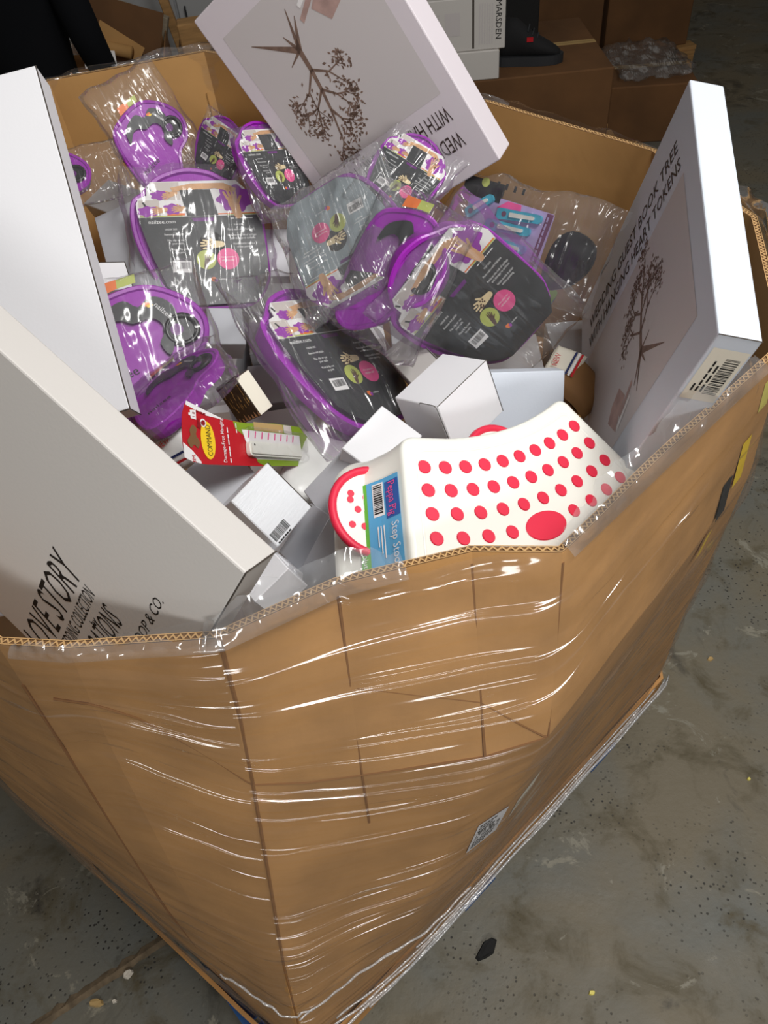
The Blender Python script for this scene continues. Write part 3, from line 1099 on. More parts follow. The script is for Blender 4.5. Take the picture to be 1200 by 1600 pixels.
# A: blank back, at the left
gift_box('gift_box', 'A', 'plain blank white gift box standing tall at left with a dark seam along its edge', M['white'],
         seams=[((1, -1, 1), (1, 1, 1)), ((-1, -1, 1), (1, -1, 1)), ((1, -1, -1), (1, -1, 1))], kind='plain')
# B: lettered, in front at the left
rB, dB = gift_box('gift_box', 'B', 'white gift box lettered LOVE STORY leaning over the near left rim', M['white_shaded'],
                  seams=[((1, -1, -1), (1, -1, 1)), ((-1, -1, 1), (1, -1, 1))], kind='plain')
mb = MB()
z = dB[2] / 2 + .0003
mb.text('LOVE STORY', -.153, -.094, .043, M['black'], z, width=.148, shear=.12)
mb.text('WEDDING COLLECTION', -.120, -.117, .017, M['black'], z, width=.108, shear=.12)
mb.text('by', -.050, -.130, .008, M['black'], z, width=.010)
mb.text('CELEBRATIONS', -.118, -.157, .030, M['black'], z, width=.104, shear=.12)
mb.text('WIDDOP & CO.', -.047, -.186, .0125, M['black'], z, width=.100, shear=.15)
mb.build('printed_title', rB)


# ------------------------------------------------------------------ bagged nail trays
def hand_shape(mb, cx, cy, s, rot, m, z):
    ca, sa = math.cos(rot), math.sin(rot)

    def T(x, y):
        return (cx + s * (x * ca - y * sa), cy + s * (x * sa + y * ca))

    def blob(x0, y0, x1, y1, w0, w1):
        d = Vector((x1 - x0, y1 - y0)).normalized()
        n = Vector((-d.y, d.x))
        pts = []
        for k in range(7):
            a = math.pi / 2 + math.pi * k / 6
            pts.append((x0 + w0 * (d.x * math.cos(a) + n.x * math.sin(a)), y0 + w0 * (d.y * math.cos(a) + n.y * math.sin(a))))
        for k in range(7):
            a = -math.pi / 2 + math.pi * k / 6
            pts.append((x1 + w1 * (d.x * math.cos(a) + n.x * math.sin(a)), y1 + w1 * (d.y * math.cos(a) + n.y * math.sin(a))))
        mb.poly([T(*p) for p in pts], z, m)
    blob(0, -.9, 0, 0, .26, .36)
    for (x, y, l, a) in ((-.27, .25, .52, 1.80), (-.09, .33, .62, 1.63), (.10, .33, .58, 1.50), (.26, .25, .46, 1.33)):
        blob(x, y, x + l * math.cos(a), y + l * math.sin(a), .095, .07)
    blob(.26, -.12, .58, .22, .12, .08)


def splat(mb, cx, cy, rx, ry, m, z, seed=0, lob=7):
    pts = []
    for k in range(36):
        a = 2 * math.pi * k / 36
        rr = 1 + .13 * math.sin(lob * a + seed)
        pts.append((cx + rx * rr * math.cos(a), cy + ry * rr * math.sin(a)))
    mb.poly(pts, z, m)


CARD = [(-.103, .075), (-.098, .05), (-.088, .01), (-.07, -.042), (-.052, -.062), (-.028, -.077), (.075, -.077), (.091, -.058), (.103, -.031), (.105, 0), (.102, .075)]
FLAP = [(-.103, .075), (.102, .075), (.104, .092), (.098, .104), (.084, .112), (.080, .122), (.066, .136), (-.076, .135), (-.084, .126), (-.085, .112), (-.098, .108), (-.104, .098)]
TRAY = [(-.02, .162), (.02, .158), (.045, .146), (.072, .132), (.088, .114), (.104, .098), (.108, .06), (.108, .0), (.106, -.035), (.086, -.07), (.05, -.084), (-.03, -.083), (-.060, -.068), (-.082, -.04), (-.105, .01), (-.116, .06), (-.112, .105), (-.092, .122), (-.065, .148)]
_cache = {}


def shell_mesh(outline, z0, z1, lip, m, inner_m=None, rec=0.006):
    """a moulded tray: outline walls, a raised lip and a recessed floor"""
    P = spline(outline, 4)
    I1 = offset_poly(P, -lip * 0.3)
    I2 = offset_poly(P, -lip)
    n = len(P)
    rings = [[(p[0], p[1], z0) for p in offset_poly(P, -lip * .8)], [(p[0], p[1], z1 - .002) for p in P], [(p[0], p[1], z1) for p in I1], [(p[0], p[1], z1 - .0005) for p in I2], [(p[0], p[1], z1 - rec) for p in offset_poly(P, -lip * 1.3)]]
    mb = MB()
    V = [q for ring in rings for q in ring]
    F = [(j * n + i, j * n + (i + 1) % n, (j + 1) * n + (i + 1) % n, (j + 1) * n + i) for j in range(4) for i in range(n)]
    mb.add(V, F, m)
    mb.add(rings[-1], [list(range(n))], inner_m or m)
    mb.add(rings[0], [list(range(n))[::-1]], m)
    # normals outward: spline order is clockwise here, so flip
    return mb


def card_meshes(dark):
    key = ('card', dark)
    if key in _cache:
        return _cache[key]
    sl = M['slate_light'] if dark == 'silver' else M['slate']
    out = {}
    mb = shell_mesh(TRAY, -.036, -.006, .007, M['purple'])
    out['tray'] = mb.mesh('tray', False)
    mb = MB()
    mb.prism(CARD, -.001, .0006, sl)
    out['card_sleeve'] = mb.mesh('card_sleeve')
    # photo flap with its print
    mb = MB()
    mb.prism(FLAP, -.001, .0006, M['photo_white'])
    z = .0009
    for (x0, y0, x1, y1, mm) in ((-.075, .104, -.03, .134, 'photo_grey'), (-.1, .077, -.066, .104, 'photo_grey'), (.03, .077, .1, .079, 'orange'), (-.1, .0755, -.03, .0775, 'lime'), (.045, .0755, .101, .0775, 'lime'), (-.055, .077, -.026, .081, 'orange')):
        mb.poly([(x0, y0), (x1, y0), (x1, y1), (x0, y1)], z, M[mm])
    z = .0012
    splat(mb, -.062, .112, .016, .008, M['purple_print'], z, 1)
    splat(mb, -.085, .085, .017, .009, M['purple_print'], z, 2)
    splat(mb, -.045, .088, .016, .009, M['purple_print'], z, 3)
    splat(mb, .062, .104, .030, .022, M['purple_print'], z, 4)
    z = .0015
    hand_shape(mb, .058, .098, .026, .25, M['skin'], z)
    hand_shape(mb, -.048, .112, .013, 1.9, M['skin'], z)
    hand_shape(mb, -.068, .086, .013, 1.7, M['skin'], z)
    hand_shape(mb, -.034, .088, .013, 1.6, M['skin'], z)
    mb.poly([(-.045, .124), (-.01, .131), (.045, .131), (.066, .121), (.060, .115), (.03, .122), (-.012, .120), (-.04, .117)], z, M['skin'])
    for (x, y) in ((-.083, .126), (-.094, .100)):
        mb.poly([(x, y), (x + .003, y + .001), (x + .007, y - .006), (x + .004, y - .007)], z, M['black'])
    mb.poly([(-.030, .120), (.021, .120), (.030, .0755), (-.022, .0755)], z + .0002, M['slate'])
    out['photo_flap'] = mb.mesh('photo_flap')
    # pictures on the sleeve
    mb = MB()
    z = .0009
    splat(mb, .013, .027, .021, .021, M['black'], z, 0, 0)
    mb.disc(0, 0, .0165, z + .0002, M['lime'])
    hand_shape(mb, .012, .026, .019, 1.55, M['skin_pale'], z + .0004)
    hand_shape(mb, .001, -.003, .012, -.3, M['henna'], z + .0004)
    mb.disc(.037, .0, .0185, z + .0003, M['pink'])
    mb.add([(-.057, -.019, z), (-.027, -.021, z), (-.025, -.001, z), (-.056, .001, z)], [(0, 1, 2, 3)], M['photo_white'])
    barcode(mb, -.053, -.014, .024, .011, z + .0003, M['black'], 2)
    splat(mb, .008, -.034, .004, .004, M['orange'], z, 0, 3)
    splat(mb, .012, -.036, .003, .003, M['purple_print'], z, 0, 3)
    r = random.Random(2)
    for k in range(14):
        x, y = .006 + r.uniform(-.012, .010), .024 + r.uniform(-.006, .006)
        mb.disc(x, y, .0016, z + .0006, M['henna'], 6)
    mb.poly([(-.016, .072), (.022, .072), (.02, .066), (-.012, .066)], z, M['purple_dark'])
    out['printed_picture'] = mb.mesh('printed_picture')
    mb = MB()
    z = .0010
    W = M['ink_white']
    mb.text('nailzee.com', -.087, .064, .0062, W, z, width=.044)
    out['website_text'] = mb.mesh('website_text')
    mb = MB()
    mb.text('UNDER SIDE', -.052, .0525, .0028, W, z, width=.020, align='C')
    mb.text('Remove nail polish', -.048, .0435, .0036, W, z, width=.032, align='C')
    mb.text('File, clip or cut', -.046, .0335, .0036, W, z, width=.028, align='C')
    mb.text('your nails', -.044, .0280, .0036, W, z, width=.018, align='C')
    mb.text('Wash & flip over', -.042, .0180, .0036, W, z, width=.028, align='C')
    mb.text('to paint', -.040, .0125, .0036, W, z, width=.014, align='C')
    out['left_text'] = mb.mesh('left_text')
    mb = MB()
    mb.smear(.050, .0690, .0020, .040, W, z, n=5)
    mb.text('TOP SIDE', .062, .0570, .0028, W, z, width=.016, align='C')
    mb.text('Paint nails with Nailzee', .064, .0490, .0036, W, z, width=.043, align='C')
    mb.text('Reduces the risk of spillage', .066, .0390, .0036, W, z, width=.049, align='C')
    mb.text('and damage to surfaces', .067, .0335, .0036, W, z, width=.042, align='C')
    mb.text('Holds bottle in place', .068, .0240, .0036, W, z, width=.037, align='C')
    mb.text('whilst painting', .068, .0185, .0036, W, z, width=.027, align='C')
    out['right_text'] = mb.mesh('right_text')
    mb = MB()
    mb.text('Also great for', .037, .0020, .0028, W, z + .0004, width=.024, align='C')
    mb.text('HENNA ART', .037, -.0040, .0030, W, z + .0004, width=.022, align='C')
    out['badge_text'] = mb.mesh('badge_text')
    mb = MB()
    mb.text('nailzee', .017, -.036, .0034, W, z, width=.013)
    out['logo_text'] = mb.mesh('logo_text')
    _cache[key] = out
    return out


FRONT = [(-.09, .05), (-.05, .073), (0, .080), (.035, .066), (.064, .036), (.071, .004), (.055, -.028), (.022, -.045), (.0, -.078), (-.05, -.105), (-.088, -.09), (-.1, -.02)]


def front_meshes():
    if 'front' in _cache:
        return _cache['front']
    out = {}
    mb = shell_mesh(FRONT, -.030, -.002, .006, M['purple'], rec=.003)
    out['tray'] = mb.mesh('tray')
    mb = MB()
    arch = [(-.062, .042), (-.046, .055), (-.022, .062), (-.007, .049), (.011, .059), (.026, .050), (.034, .026), (.016, .012), (.010, -.022), (-.002, -.010), (.0076, -.004), (.0143, .008), (.0148, .021), (.003, .032), (-.019, .029), (-.032, .037), (-.048, .036), (-.066, .020)]
    arch = [(-.062, .042), (-.046, .055), (-.022, .062), (-.007, .049), (.011, .059), (.030, .048), (.036, .028), (.020, .010), (.022, -.008), (.012, -.024), (.0050, -.006), (.0143, .008), (.0140, .021), (.003, .031), (-.019, .029), (-.032, .037), (-.048, .036), (-.066, .020)]
    mb.prism(spline(arch, 3), -.0015, .0010, M['slate'])
    out['card_sleeve'] = mb.mesh('card_sleeve')
    mb = MB()
    mb.tube([(.036 + .0195 * math.cos(a * .2618), .006 + .0195 * math.sin(a * .2618), -.002) for a in range(24)], .004, M['hanger_black'], 8, True)
    mb.disc(.036, .006, .0185, -.0032, M['hanger_black'])
    mb.disc(.030, .008, .008, -.0028, M['purple_dark'])
    out['bottle_ring'] = mb.mesh('bottle_ring', True)
    mb = MB()
    mb.text('nailzee', .012, .046, .0065, M['ink_white'], .0013, width=.026, rot=-1.05)
    splat(mb, .004, .050, .005, .003, M['orange'], .0013, 0, 3)
    splat(mb, .007, .047, .004, .002, M['yellow'], .0014, 1, 3)
    mb.poly([(-.050, .074), (-.024, .080), (-.022, .092), (-.048, .090)], .0006, M['orange'])
    mb.poly([(-.024, .080), (.000, .082), (.002, .094), (-.022, .092)], .0006, M['lime'])
    mb.text('nailzee', -.075, -.045, .012, M['black'], -.0043, width=.045, rot=.2)
    out['printed_logo'] = mb.mesh('printed_logo')
    _cache['front'] = out
    return out


def bag_mesh(x0, x1, y0, y1, zf, zb, seed, m=None, amp=.006, nx=34, ny=34, zm=-.012, skew=0.0):
    mb = MB()
    m = m or M['bag']
    V, F = [], []

    def P(i, j, side):
        u, v = 2 * i / nx - 1, 2 * j / ny - 1
        e = (max(0, 1 - abs(u) ** 5) ** .5) * (max(0, 1 - abs(v) ** 5) ** .5)
        x = x0 + (x1 - x0) * (u + 1) / 2 + skew * v
        y = y0 + (y1 - y0) * (v + 1) / 2
        z = zm + ((zf - zm) if side else (zb - zm)) * e
        q = Vector((x * 16 + seed * 3.1, y * 16, seed + (5 if side and e > .02 else 0)))
        n1 = noise.noise(q)
        n2 = abs(noise.noise(q * 2.6 + Vector((3, 1, 7))))
        edge = max(abs(u), abs(v))
        dz = amp * ((n1 * .9 + n2 * 1.1) if side else n1)
        if side:
            dz = max(dz, -.002) if e > .4 else dz
        ex = amp * 1.6 * noise.noise(Vector((x * 22, y * 22, seed + 40))) * edge ** 3
        ey = amp * 1.6 * noise.noise(Vector((x * 22, y * 22, seed + 80))) * edge ** 3
        return Vector((x + ex, y + ey, z + dz))
    for side in (1, 0):
        o = len(V)
        V += [P(i, j, side) for j in range(ny + 1) for i in range(nx + 1)]
        for j in range(ny):
            for i in range(nx):
                a = o + j * (nx + 1) + i
                f = (a, a + 1, a + nx + 2, a + nx + 1)
                F.append(f if side else f[::-1])
    mb.add(V, F, m)
    return mb.mesh('bag', True)


def nail_tray(n, kind, label, bag, seed, tight=False, uni=False, hook=None):
    mtx, d = pose(n)
    if kind in ('card', 'silver'):
        s = (d[0] / .204, d[1] / .150)
        parts = card_meshes('silver' if kind == 'silver' else 'dark')
    else:
        s = (d[0] / .165, d[1] / .150)
        parts = front_meshes()
    if uni:
        k = (s[0] + s[1]) / 2
        s = (k, k)
    root = thing('nail_tray', label, 'nail tray', mtx @ Matrix.Diagonal((s[0], s[1], (s[0] + s[1]) / 2, 1)), 'bagged purple nail trays in the bin')
    for k, me in parts.items():
        put(me, k, root)
    x0, x1, y0, y1 = bag
    put(bag_mesh(x0, x1, y0, y1, .014, -.042, seed, M['bag_tight'] if tight else None), 'bag', root)
    if hook:
        mb = MB()
        hx, hy = hook
        mb.tube([(hx, hy - .02, .002), (hx, hy, .002), (hx + .004, hy + .006, .002), (hx + .010, hy + .006, .002), (hx + .012, hy, .002)], .0014, M['hanger_black'])
        mb.build('hook', root)
    return root


nail_tray('N1', 'card', 'bagged purple nail tray with an upright dark card, left of the silvery card', (-.128, .122, -.10, .170), 1)
nail_tray('N2', 'card', 'bagged purple nail tray with tilted dark card, in the middle above the white cartons', (-.142, .125, -.108, .192), 2)
nail_tray('N3', 'card', 'bagged purple nail tray with dark card turned sideways behind the white cartons at right', (-.125, .128, -.13, .150), 3)
nail_tray('N4', 'silver', 'bagged nail tray with a silvery creased card, below the leaning box', (-.120, .125, -.10, .150), 4, tight=True)
nail_tray('N5', 'front', 'bagged nail tray with a bare purple face standing between silvery card and sideways card', (-.105, .085, -.11, .10), 5)
nail_tray('N5b', 'card', 'small crumpled bagged nail tray pressed against the foot of the leaning tree box', (-.125, .135, -.10, .16), 6)
nail_tray('N6', 'front', 'bagged purple nail tray standing on end with a pointed bag, against the back cardboard', (-.10, .085, -.115, .145), 7)
nail_tray('N7', 'card', 'bagged nail tray with small dark card slanting, at the back cardboard', (-.12, .12, -.10, .160), 8, uni=True, hook=(.06, .17))
nail_tray('N8', 'card', 'crinkled bagged nail tray seen edge-on beside the leaning tree box', (-.12, .125, -.12, .15), 9, uni=True)
nail_tray('N9', 'front', 'bagged nail tray with black bottle ring and wavy dark band, beside the blank box', (-.11, .080, -.112, .100), 10)
nail_tray('N10', 'front', 'bagged nail tray lying flat, deep purple edge out, above the brown photo carton', (-.105, .080, -.112, .095), 11)
nail_tray('N11', 'front', 'bagged nail tray mostly hidden behind the blank white box, clear bag end sticking out', (-.10, .150, -.075, .075), 12)


# ------------------------------------------------------------------ white cartons
def carton(n, label, m, name='carton', seams=(), flaps=(), dims=None, mtx=None, group='white cartons in the bin', top_origin=False):
    if n:
        mtx, d = pose(n)
    else:
        d = dims
    d = dims or d
    root = thing(name, label, 'carton', mtx, group)
    put(bevel_box(d, 0.0012, m, 1), 'box_body', root)
    if seams:
        mb = MB()
        for a, b in seams:
            seam_strip(mb, a, b, d, .0010)
        mb.build('board_seam', root)
    for (ax, sgn, u0, u1, v0, v1) in flaps:
        # a tuck flap lying on one face; u, v in units of half the size along the two other axes
        o = [i for i in range(3) if i != ax]
        pts = rounded([(u0 * d[o[0]] / 2, v0 * d[o[1]] / 2), (u1 * d[o[0]] / 2, v0 * d[o[1]] / 2), (u1 * d[o[0]] / 2, v1 * d[o[1]] / 2), (u0 * d[o[0]] / 2, v1 * d[o[1]] / 2)], .006, 3)
        for (e, mm, h) in ((.0007, M['seam'], .0003), (0.0, m, .0008)):
            P = pts if e == 0 else [(p[0] * 1.0 + (e if p[0] > sum(q[0] for q in pts) / len(pts) else -e), p[1] + (e if p[1] > sum(q[1] for q in pts) / len(pts) else -e)) for p in pts]
            V = []
            for hh in (-.0005, h):
                for p in P:
                    q = [0, 0, 0]
                    q[o[0]], q[o[1]], q[ax] = p[0], p[1], sgn * (d[ax] / 2 + hh)
                    V.append(q)
            k = len(P)
            mb = MB()
            mb.add(V, [list(range(k))[::-1], list(range(k, 2 * k))] + [(i, (i + 1) % k, k + (i + 1) % k, k + i) for i in range(k)], mm)
            mb.build('tuck_flap' if e == 0 else 'flap_gap', root)
    return root, d


carton('W1', 'white carton at centre with a tuck flap, topmost above the dotted stool', M['white'], seams=[((1, -1, 1), (1, 1, 1)), ((1, 1, -1), (1, 1, 1))], flaps=[(1, -1, .15, .92, -.55, 1.0)], dims=[.080, .104, .085])
carton('W2', 'bluish white carton behind the right corner of the dotted stool', M['white_cool'])
carton('W3', 'white carton with raised end flap wedged between the tilted card and the centre carton', M['white_shaded'], flaps=[(0, 1, -.9, .2, -.5, 1)])
carton('W4', 'white carton standing on its corner just left of the dotted stool', M['white'], seams=[((-1, 1, -1), (-1, 1, 1))], flaps=[(0, -1, -.3, 1, -1, -.2)])
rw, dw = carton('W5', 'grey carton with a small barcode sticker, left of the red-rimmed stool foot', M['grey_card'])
mb = MB()
mb.poly([(.008, -.030), (.034, -.030), (.034, -.004), (.008, -.004)], dw[2] / 2 + .0003, M['white'])
barcode(mb, .011, -.022, .020, .014, dw[2] / 2 + .0006, M['black'], 5)
mb.smear(.012, -.028, .003, .018, M['black'], dw[2] / 2 + .0006)
mb.build('barcode_sticker', rw)
rw, dw = carton('W6', 'pearly shiny square carton with a barcode, beside the lettered white box', M['satin'], seams=[((1, -1, 1), (1, 1, 1))])
mb = MB()
barcode(mb, -.034, -.033, .030, .012, dw[2] / 2 + .0004, M['black'], 6, False)
mb.smear(-.033, -.037, .0028, .026, M['black'], dw[2] / 2 + .0004, n=6)
mb.build('printed_barcode', rw)
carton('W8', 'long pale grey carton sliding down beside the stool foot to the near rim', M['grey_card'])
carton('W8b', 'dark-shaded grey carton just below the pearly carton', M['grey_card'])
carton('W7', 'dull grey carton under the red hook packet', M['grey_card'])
carton('W9', 'narrow white carton end touching the corner of the lettered box', M['white'])
carton('W9b', 'small white carton end at the near rim, just above the film', M['white'])
carton('W10', 'small white carton between the upright card and the silvery card', M['white'])
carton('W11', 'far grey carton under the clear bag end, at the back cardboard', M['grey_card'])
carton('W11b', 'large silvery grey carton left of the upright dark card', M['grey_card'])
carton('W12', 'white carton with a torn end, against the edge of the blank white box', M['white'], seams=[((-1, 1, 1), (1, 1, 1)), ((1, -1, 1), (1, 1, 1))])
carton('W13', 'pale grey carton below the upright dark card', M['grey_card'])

# brown photo carton with a blank white end
mtx, d = pose('city')
root = thing('photo_carton', 'dark brown photo-printed carton with a blank white end, above the red packet', 'carton', mtx)
put(bevel_box((d[0], d[1], d[2]), .001, M['photo_dark'], 1), 'box_body', root)
mb = MB()
r = random.Random(8)
z = d[2] / 2 + .0003
for k in range(26):
    x, y = r.uniform(-.024, .024), r.uniform(-.016, .026)
    mb.poly([(x, y), (x + .0012, y), (x + .0012, y + r.uniform(.004, .014)), (x, y + .006)], z, M['gold'])
for k in range(7):
    x = -.024 + .008 * k
    mb.poly([(x, -.030), (x + .006, -.030), (x + .003, -.030 + r.uniform(.006, .013))], z + .0001, M['skin'])
mb.build('printed_picture', root)
mb = MB()
x = d[0] / 2 + .0003
mb.add([(x, -d[1] / 2 + .001, -d[2] / 2 + .001), (x, d[1] / 2 - .001, -d[2] / 2 + .001), (x, d[1] / 2 - .001, d[2] / 2 - .001), (x, -d[1] / 2 + .001, d[2] / 2 - .001)], [(0, 1, 2, 3)], M['sticker'])
mb.build('end_panel', root, label='blank cream white end')

# red hook packet
mtx, d = pose('pack')
root = thing('hook_packet', 'red and green blister packet with a white adhesive hook, lying on cartons', 'packet', mtx)
OUT = [(.039, .126), (.022, .135), (-.004, .139), (-.022, .139), (-.034, .128), (-.037, .106), (-.035, .0), (-.029, -.144), (.004, -.131), (.015, -.117), (.026, -.103), (.026, -.04), (.021, .02), (.023, .065), (.029, .09)]
OUT = rounded(OUT, .006, 3)
mb = MB()
mb.prism(OUT, -.0008, 0, M['red'])
mb.build('backing_card', root)
mb = MB()
z = .0004
mb.poly([(.0215, .045), (.021, .02), (.026, -.04), (.026, -.103), (.015, -.117), (.004, -.131), (-.029, -.143), (-.0345, -.01), (-.030, .004), (-.012, .012), (.004, .026), (.012, .042)], z, M['green'])
mb.poly([(-.030, .1395), (-.012, .139), (-.022, .124), (-.034, .112), (-.0365, .112), (-.034, .128)], z, M['photo_white'])
mb.poly([(.039, .126), (.034, .128), (.024, .095), (.022, .07), (.0232, .066), (.029, .09)], z, M['photo_white'])
mb.poly([(.024, .004), (.0255, -.06), (.014, -.06), (.013, .004)], z + .0003, M['tan'])
mb.poly([(.0255, -.062), (.0255, -.08), (.013, -.08), (.014, -.062)], z + .0003, M['photo_grey'])
mb.poly([(.012, .030), (.013, -.098), (-.024, -.098), (-.026, .006), (-.004, .024)], z + .0003, M['photo_white'])
for k in range(8):
    y = .020 - .014 * k
    mb.poly([(.002, y), (.0115, y - .003), (.0115, y - .0055), (.002, y - .0025)], z + .0006, M['pink'])
blob = [(-.010, .132), (-.018, .127), (-.014, .121), (-.018, .115), (-.010, .111), (-.002, .116), (.006, .114), (.010, .120), (.004, .126), (-.003, .126)]
mb.poly(spline(blob, 4), z + .0003, M['kraft_dark'])
# oval brand mark
mb.disc(-.007, .096, .0235, z + .0003, M['yellow'], 28, .0125)
mb.poly([(.006, .1075), (.017, .101), (.014, .108), (.020, .110), (.008, .113)], z + .0005, M['red_dark'])
mb.text('COMMAND', -.026, .0905, .0085, M['black'], z + .0006, width=.038, rot=0.0)
mb.text('3M', -.036, .1215, .0060, M['red'], z + .0006, width=.009)
mb.text('Damage-Free Hanging', -.033, .066, .0062, M['ink_white'], z + .0006, width=.056)
mb.smear(-.033, .0575, .0028, .046, M['ink_white'], z + .0006, n=6)
mb.smear(.0065, .040, .0026, .013, M['ink_white'], z + .0006, n=2)
mb.smear(.027, .112, .0030, .018, M['red_dark'], z + .0006, rot=-1.75, n=3)
mb.poly([(.017, .113), (.029, .112), (.028, .122), (.025, .122), (.0245, .125), (.0215, .125), (.021, .122), (.018, .122)], z + .0005, M['photo_white'])
mb.text('1.8', .020, .1145, .0045, M['red_dark'], z + .0007, width=.006)
mb.disc(.014, .1015, .0052, z + .0005, M['photo_white'])
mb.disc(.014, .1015, .0034, z + .0007, M['red_dark'])
mb.build('printed_artwork', root)
mb = MB()
bar = rounded([(-.023, .026), (-.004, .026), (-.003, -.088), (-.022, -.090)], .006, 4)
mb.prism(bar, .001, .007, M['stool'])
mb.prism(offset_poly(bar, -.0026), .007, .0095, M['stool'])
mb.disc(-.009, .018, .0016, .0097, M['seam'], 10)
mb.build('adhesive_hook', root, label='white plastic hook bar')
mb = MB()
bl = rounded([(-.028, .030), (.014, .034), (.014, -.098), (-.026, -.100)], .008, 4)
mb.prism(bl, .0006, .0125, M['blister'])
mb.build('blister', root)

# clip packet in a clear bag
mtx, d = pose('clip')
root = thing('clip_packet', 'bagged lilac card of teal and white clips at the back right', 'packet', mtx)
mb = MB()
mb.prism(rounded([(-.074, -.046), (.076, -.046), (.076, .044), (-.074, .044)], .004, 3), -.001, .0005, M['lilac'])
mb.build('backing_card', root)
mb = MB()
mb.poly([(.060, -.045), (.071, -.045), (.075, .043), (.064, .043)], .0009, M['mulberry'])
mb.smear(.066, .038, .004, .07, M['lilac'], .0012, rot=-1.6, n=7)
mb.poly([(-.022, .030), (.020, .034), (.018, .043), (-.006, .043)], .0009, M['pink'])
mb.build('printed_artwork', root)
for (xa, ya, xb, yb) in ((-.012, .023, .056, .031), (-.026, .003, .044, .009), (-.014, -.020, .046, -.018), (-.066, .010, -.034, .040)):
    a, b = Vector((xa, ya)), Vector((xb, yb))
    t = (b - a).normalized()
    nrm = Vector((-t.y, t.x))
    L = (b - a).length
    rot = math.atan2(t.y, t.x)
    def T(x, y):
        return (a.x + t.x * x + nrm.x * y, a.y + t.y * x + nrm.y * y)
    mb = MB()
    out = rounded([T(-.004, -.0085), T(L * .45, -.0075), T(L + .004, -.0065), T(L + .004, .0065), T(L * .45, .0075), T(-.004, .0085)], .006, 4)
    mb.prism(out, .001, .008, M['teal'])
    o = mb.build('clip', root)
    mb = MB()
    mb.prism(rounded([T(L * .28, -.0035), T(L * .9, -.0026), T(L * .9, .0026), T(L * .28, .0035)], .002, 3), .008, .0115, M['stool'])
    mb.build('lever', o)
    mb = MB()
    mb.disc(*T(L * .13, 0), .0042, .0084, M['mulberry'], 14)
    mb.build('ring_hole', o)
mb = MB()
for k in range(4):
    x, y = -.030 + .015 * k, .062 + .0
    mb.box((x, y, .002), (.003, .009, .003), M['hanger_black'])
mb.box((-.055, .050, -.002), (.07, .028, .006), M['hanger_black'])
mb.disc(-.052, .060, .007, .0035, M['lime'])
mb.build('comb', root)
mb = MB()
mb.prism(spline([(.09, -.06), (.13, -.05), (.155, -.015), (.15, .02), (.11, .03), (.085, .0)], 4), -.012, -.004, M['hanger_black'])
mb.build('dark_insert', root)
put(bag_mesh(-.112, .178, -.082, .075, .018, -.022, 31, amp=.008), 'bag', root)

# little lime and blue item below the bag
q = MB()
P = Matrix.Translation((0.296, 1.075, 1.185)) @ Matrix.Rotation(.6, 4, 'Z') @ Matrix.Rotation(-.5, 4, 'Y') @ Matrix.Rotation(.5, 4, 'X')
root = thing('sponge', 'lime green and blue item lying in the dark beside the right gift box', 'sponge', P)
q.prism(rounded([(-.03, -.011), (.03, -.011), (.03, .011), (-.03, .011)], .008, 4), 0, .012, mat('lime_foam', srgb(158, 206, 60), .8))
q.build('green_layer', root)
q = MB()
q.prism(rounded([(-.03, -.011), (.03, -.011), (.03, .011), (-.03, .011)], .008, 4), -.010, 0, mat('blue_foam', srgb(52, 140, 206), .8))
q.build('blue_layer', root)


def soft_pack(n, name, label, cat, dims, seed, prints=None, m=None):
    mtx, _ = pose(n)
    root = thing(name, label, cat, mtx)
    w, h, t = dims
    mb = MB()
    nx, ny = 14, 18
    V, F = [], []
    for side in (1, -1):
        o = len(V)
        for j in range(ny + 1):
            for i in range(nx + 1):
                u, v = 2 * i / nx - 1, 2 * j / ny - 1
                e = (max(0, 1 - abs(u) ** 4) ** .5) * (max(0, 1 - abs(v) ** 4) ** .5)
                x, y = w / 2 * u, h / 2 * v
                V.append((x, y, side * t / 2 * e + .004 * noise.noise(Vector((x * 40, y * 40, seed + side)))))
        for j in range(ny):
            for i in range(nx):
                a = o + j * (nx + 1) + i
                f = (a, a + 1, a + nx + 2, a + nx + 1)
                F.append(f if side > 0 else f[::-1])
    mb.add(V, F, m or M['poly'])
    mb.build('wrapper', root, True)
    if prints:
        mb = MB()
        prints(mb, t / 2 + .0042)
        mb.build('printed_artwork', root)
    return root


def new_print(mb, z):
    mb.text('NEW', -.014, .004, .009, M['red'], z, width=.022, rot=.15)
    for y, m in ((-.016, 'navy'), (-.021, 'photo_white'), (-.026, 'red')):
        mb.poly([(-.021, y), (.021, y + .002), (.021, y + .0055), (-.021, y + .0035)], z, M[m])


soft_pack('W15', 'soft_packet', 'white packet printed NEW in red with navy and red stripes, left of the red packet', 'packet', (.055, .068, .022), 3, new_print)
soft_pack('W16', 'soft_packet', 'small cream packet printed NEW in red, far right beside the dark card', 'packet', (.06, .05, .028), 5, new_print, M['sticker'])
POSE['poly'] = [[-.075, .80, 1.125], [[.92, .30, -.25], [-.25, .92, .30], [.30, -.25, .92]], [.11, .12, .03]]
m3 = Matrix(((.92, .30, .25), (-.30, .93, -.2), (-.25, .12, .96))).to_quaternion().to_matrix()
POSE['poly'][1] = [list(r_) for r_ in m3]
soft_pack('poly', 'poly_mailer', 'crumpled white plastic mailer behind the green end of the red packet', 'mailer', (.13, .13, .045), 8)
POSE['parcel'] = [[.325, .925, 1.13], [list(r_) for r_ in Matrix.Rotation(.7, 3, 'Z') @ Matrix.Rotation(.5, 3, 'X')], [.06, .06, .03]]
soft_pack('parcel', 'paper_parcel', 'small brown paper parcel in the gap beside the right gift box', 'parcel', (.075, .085, .03), 11, None, M['carton'])

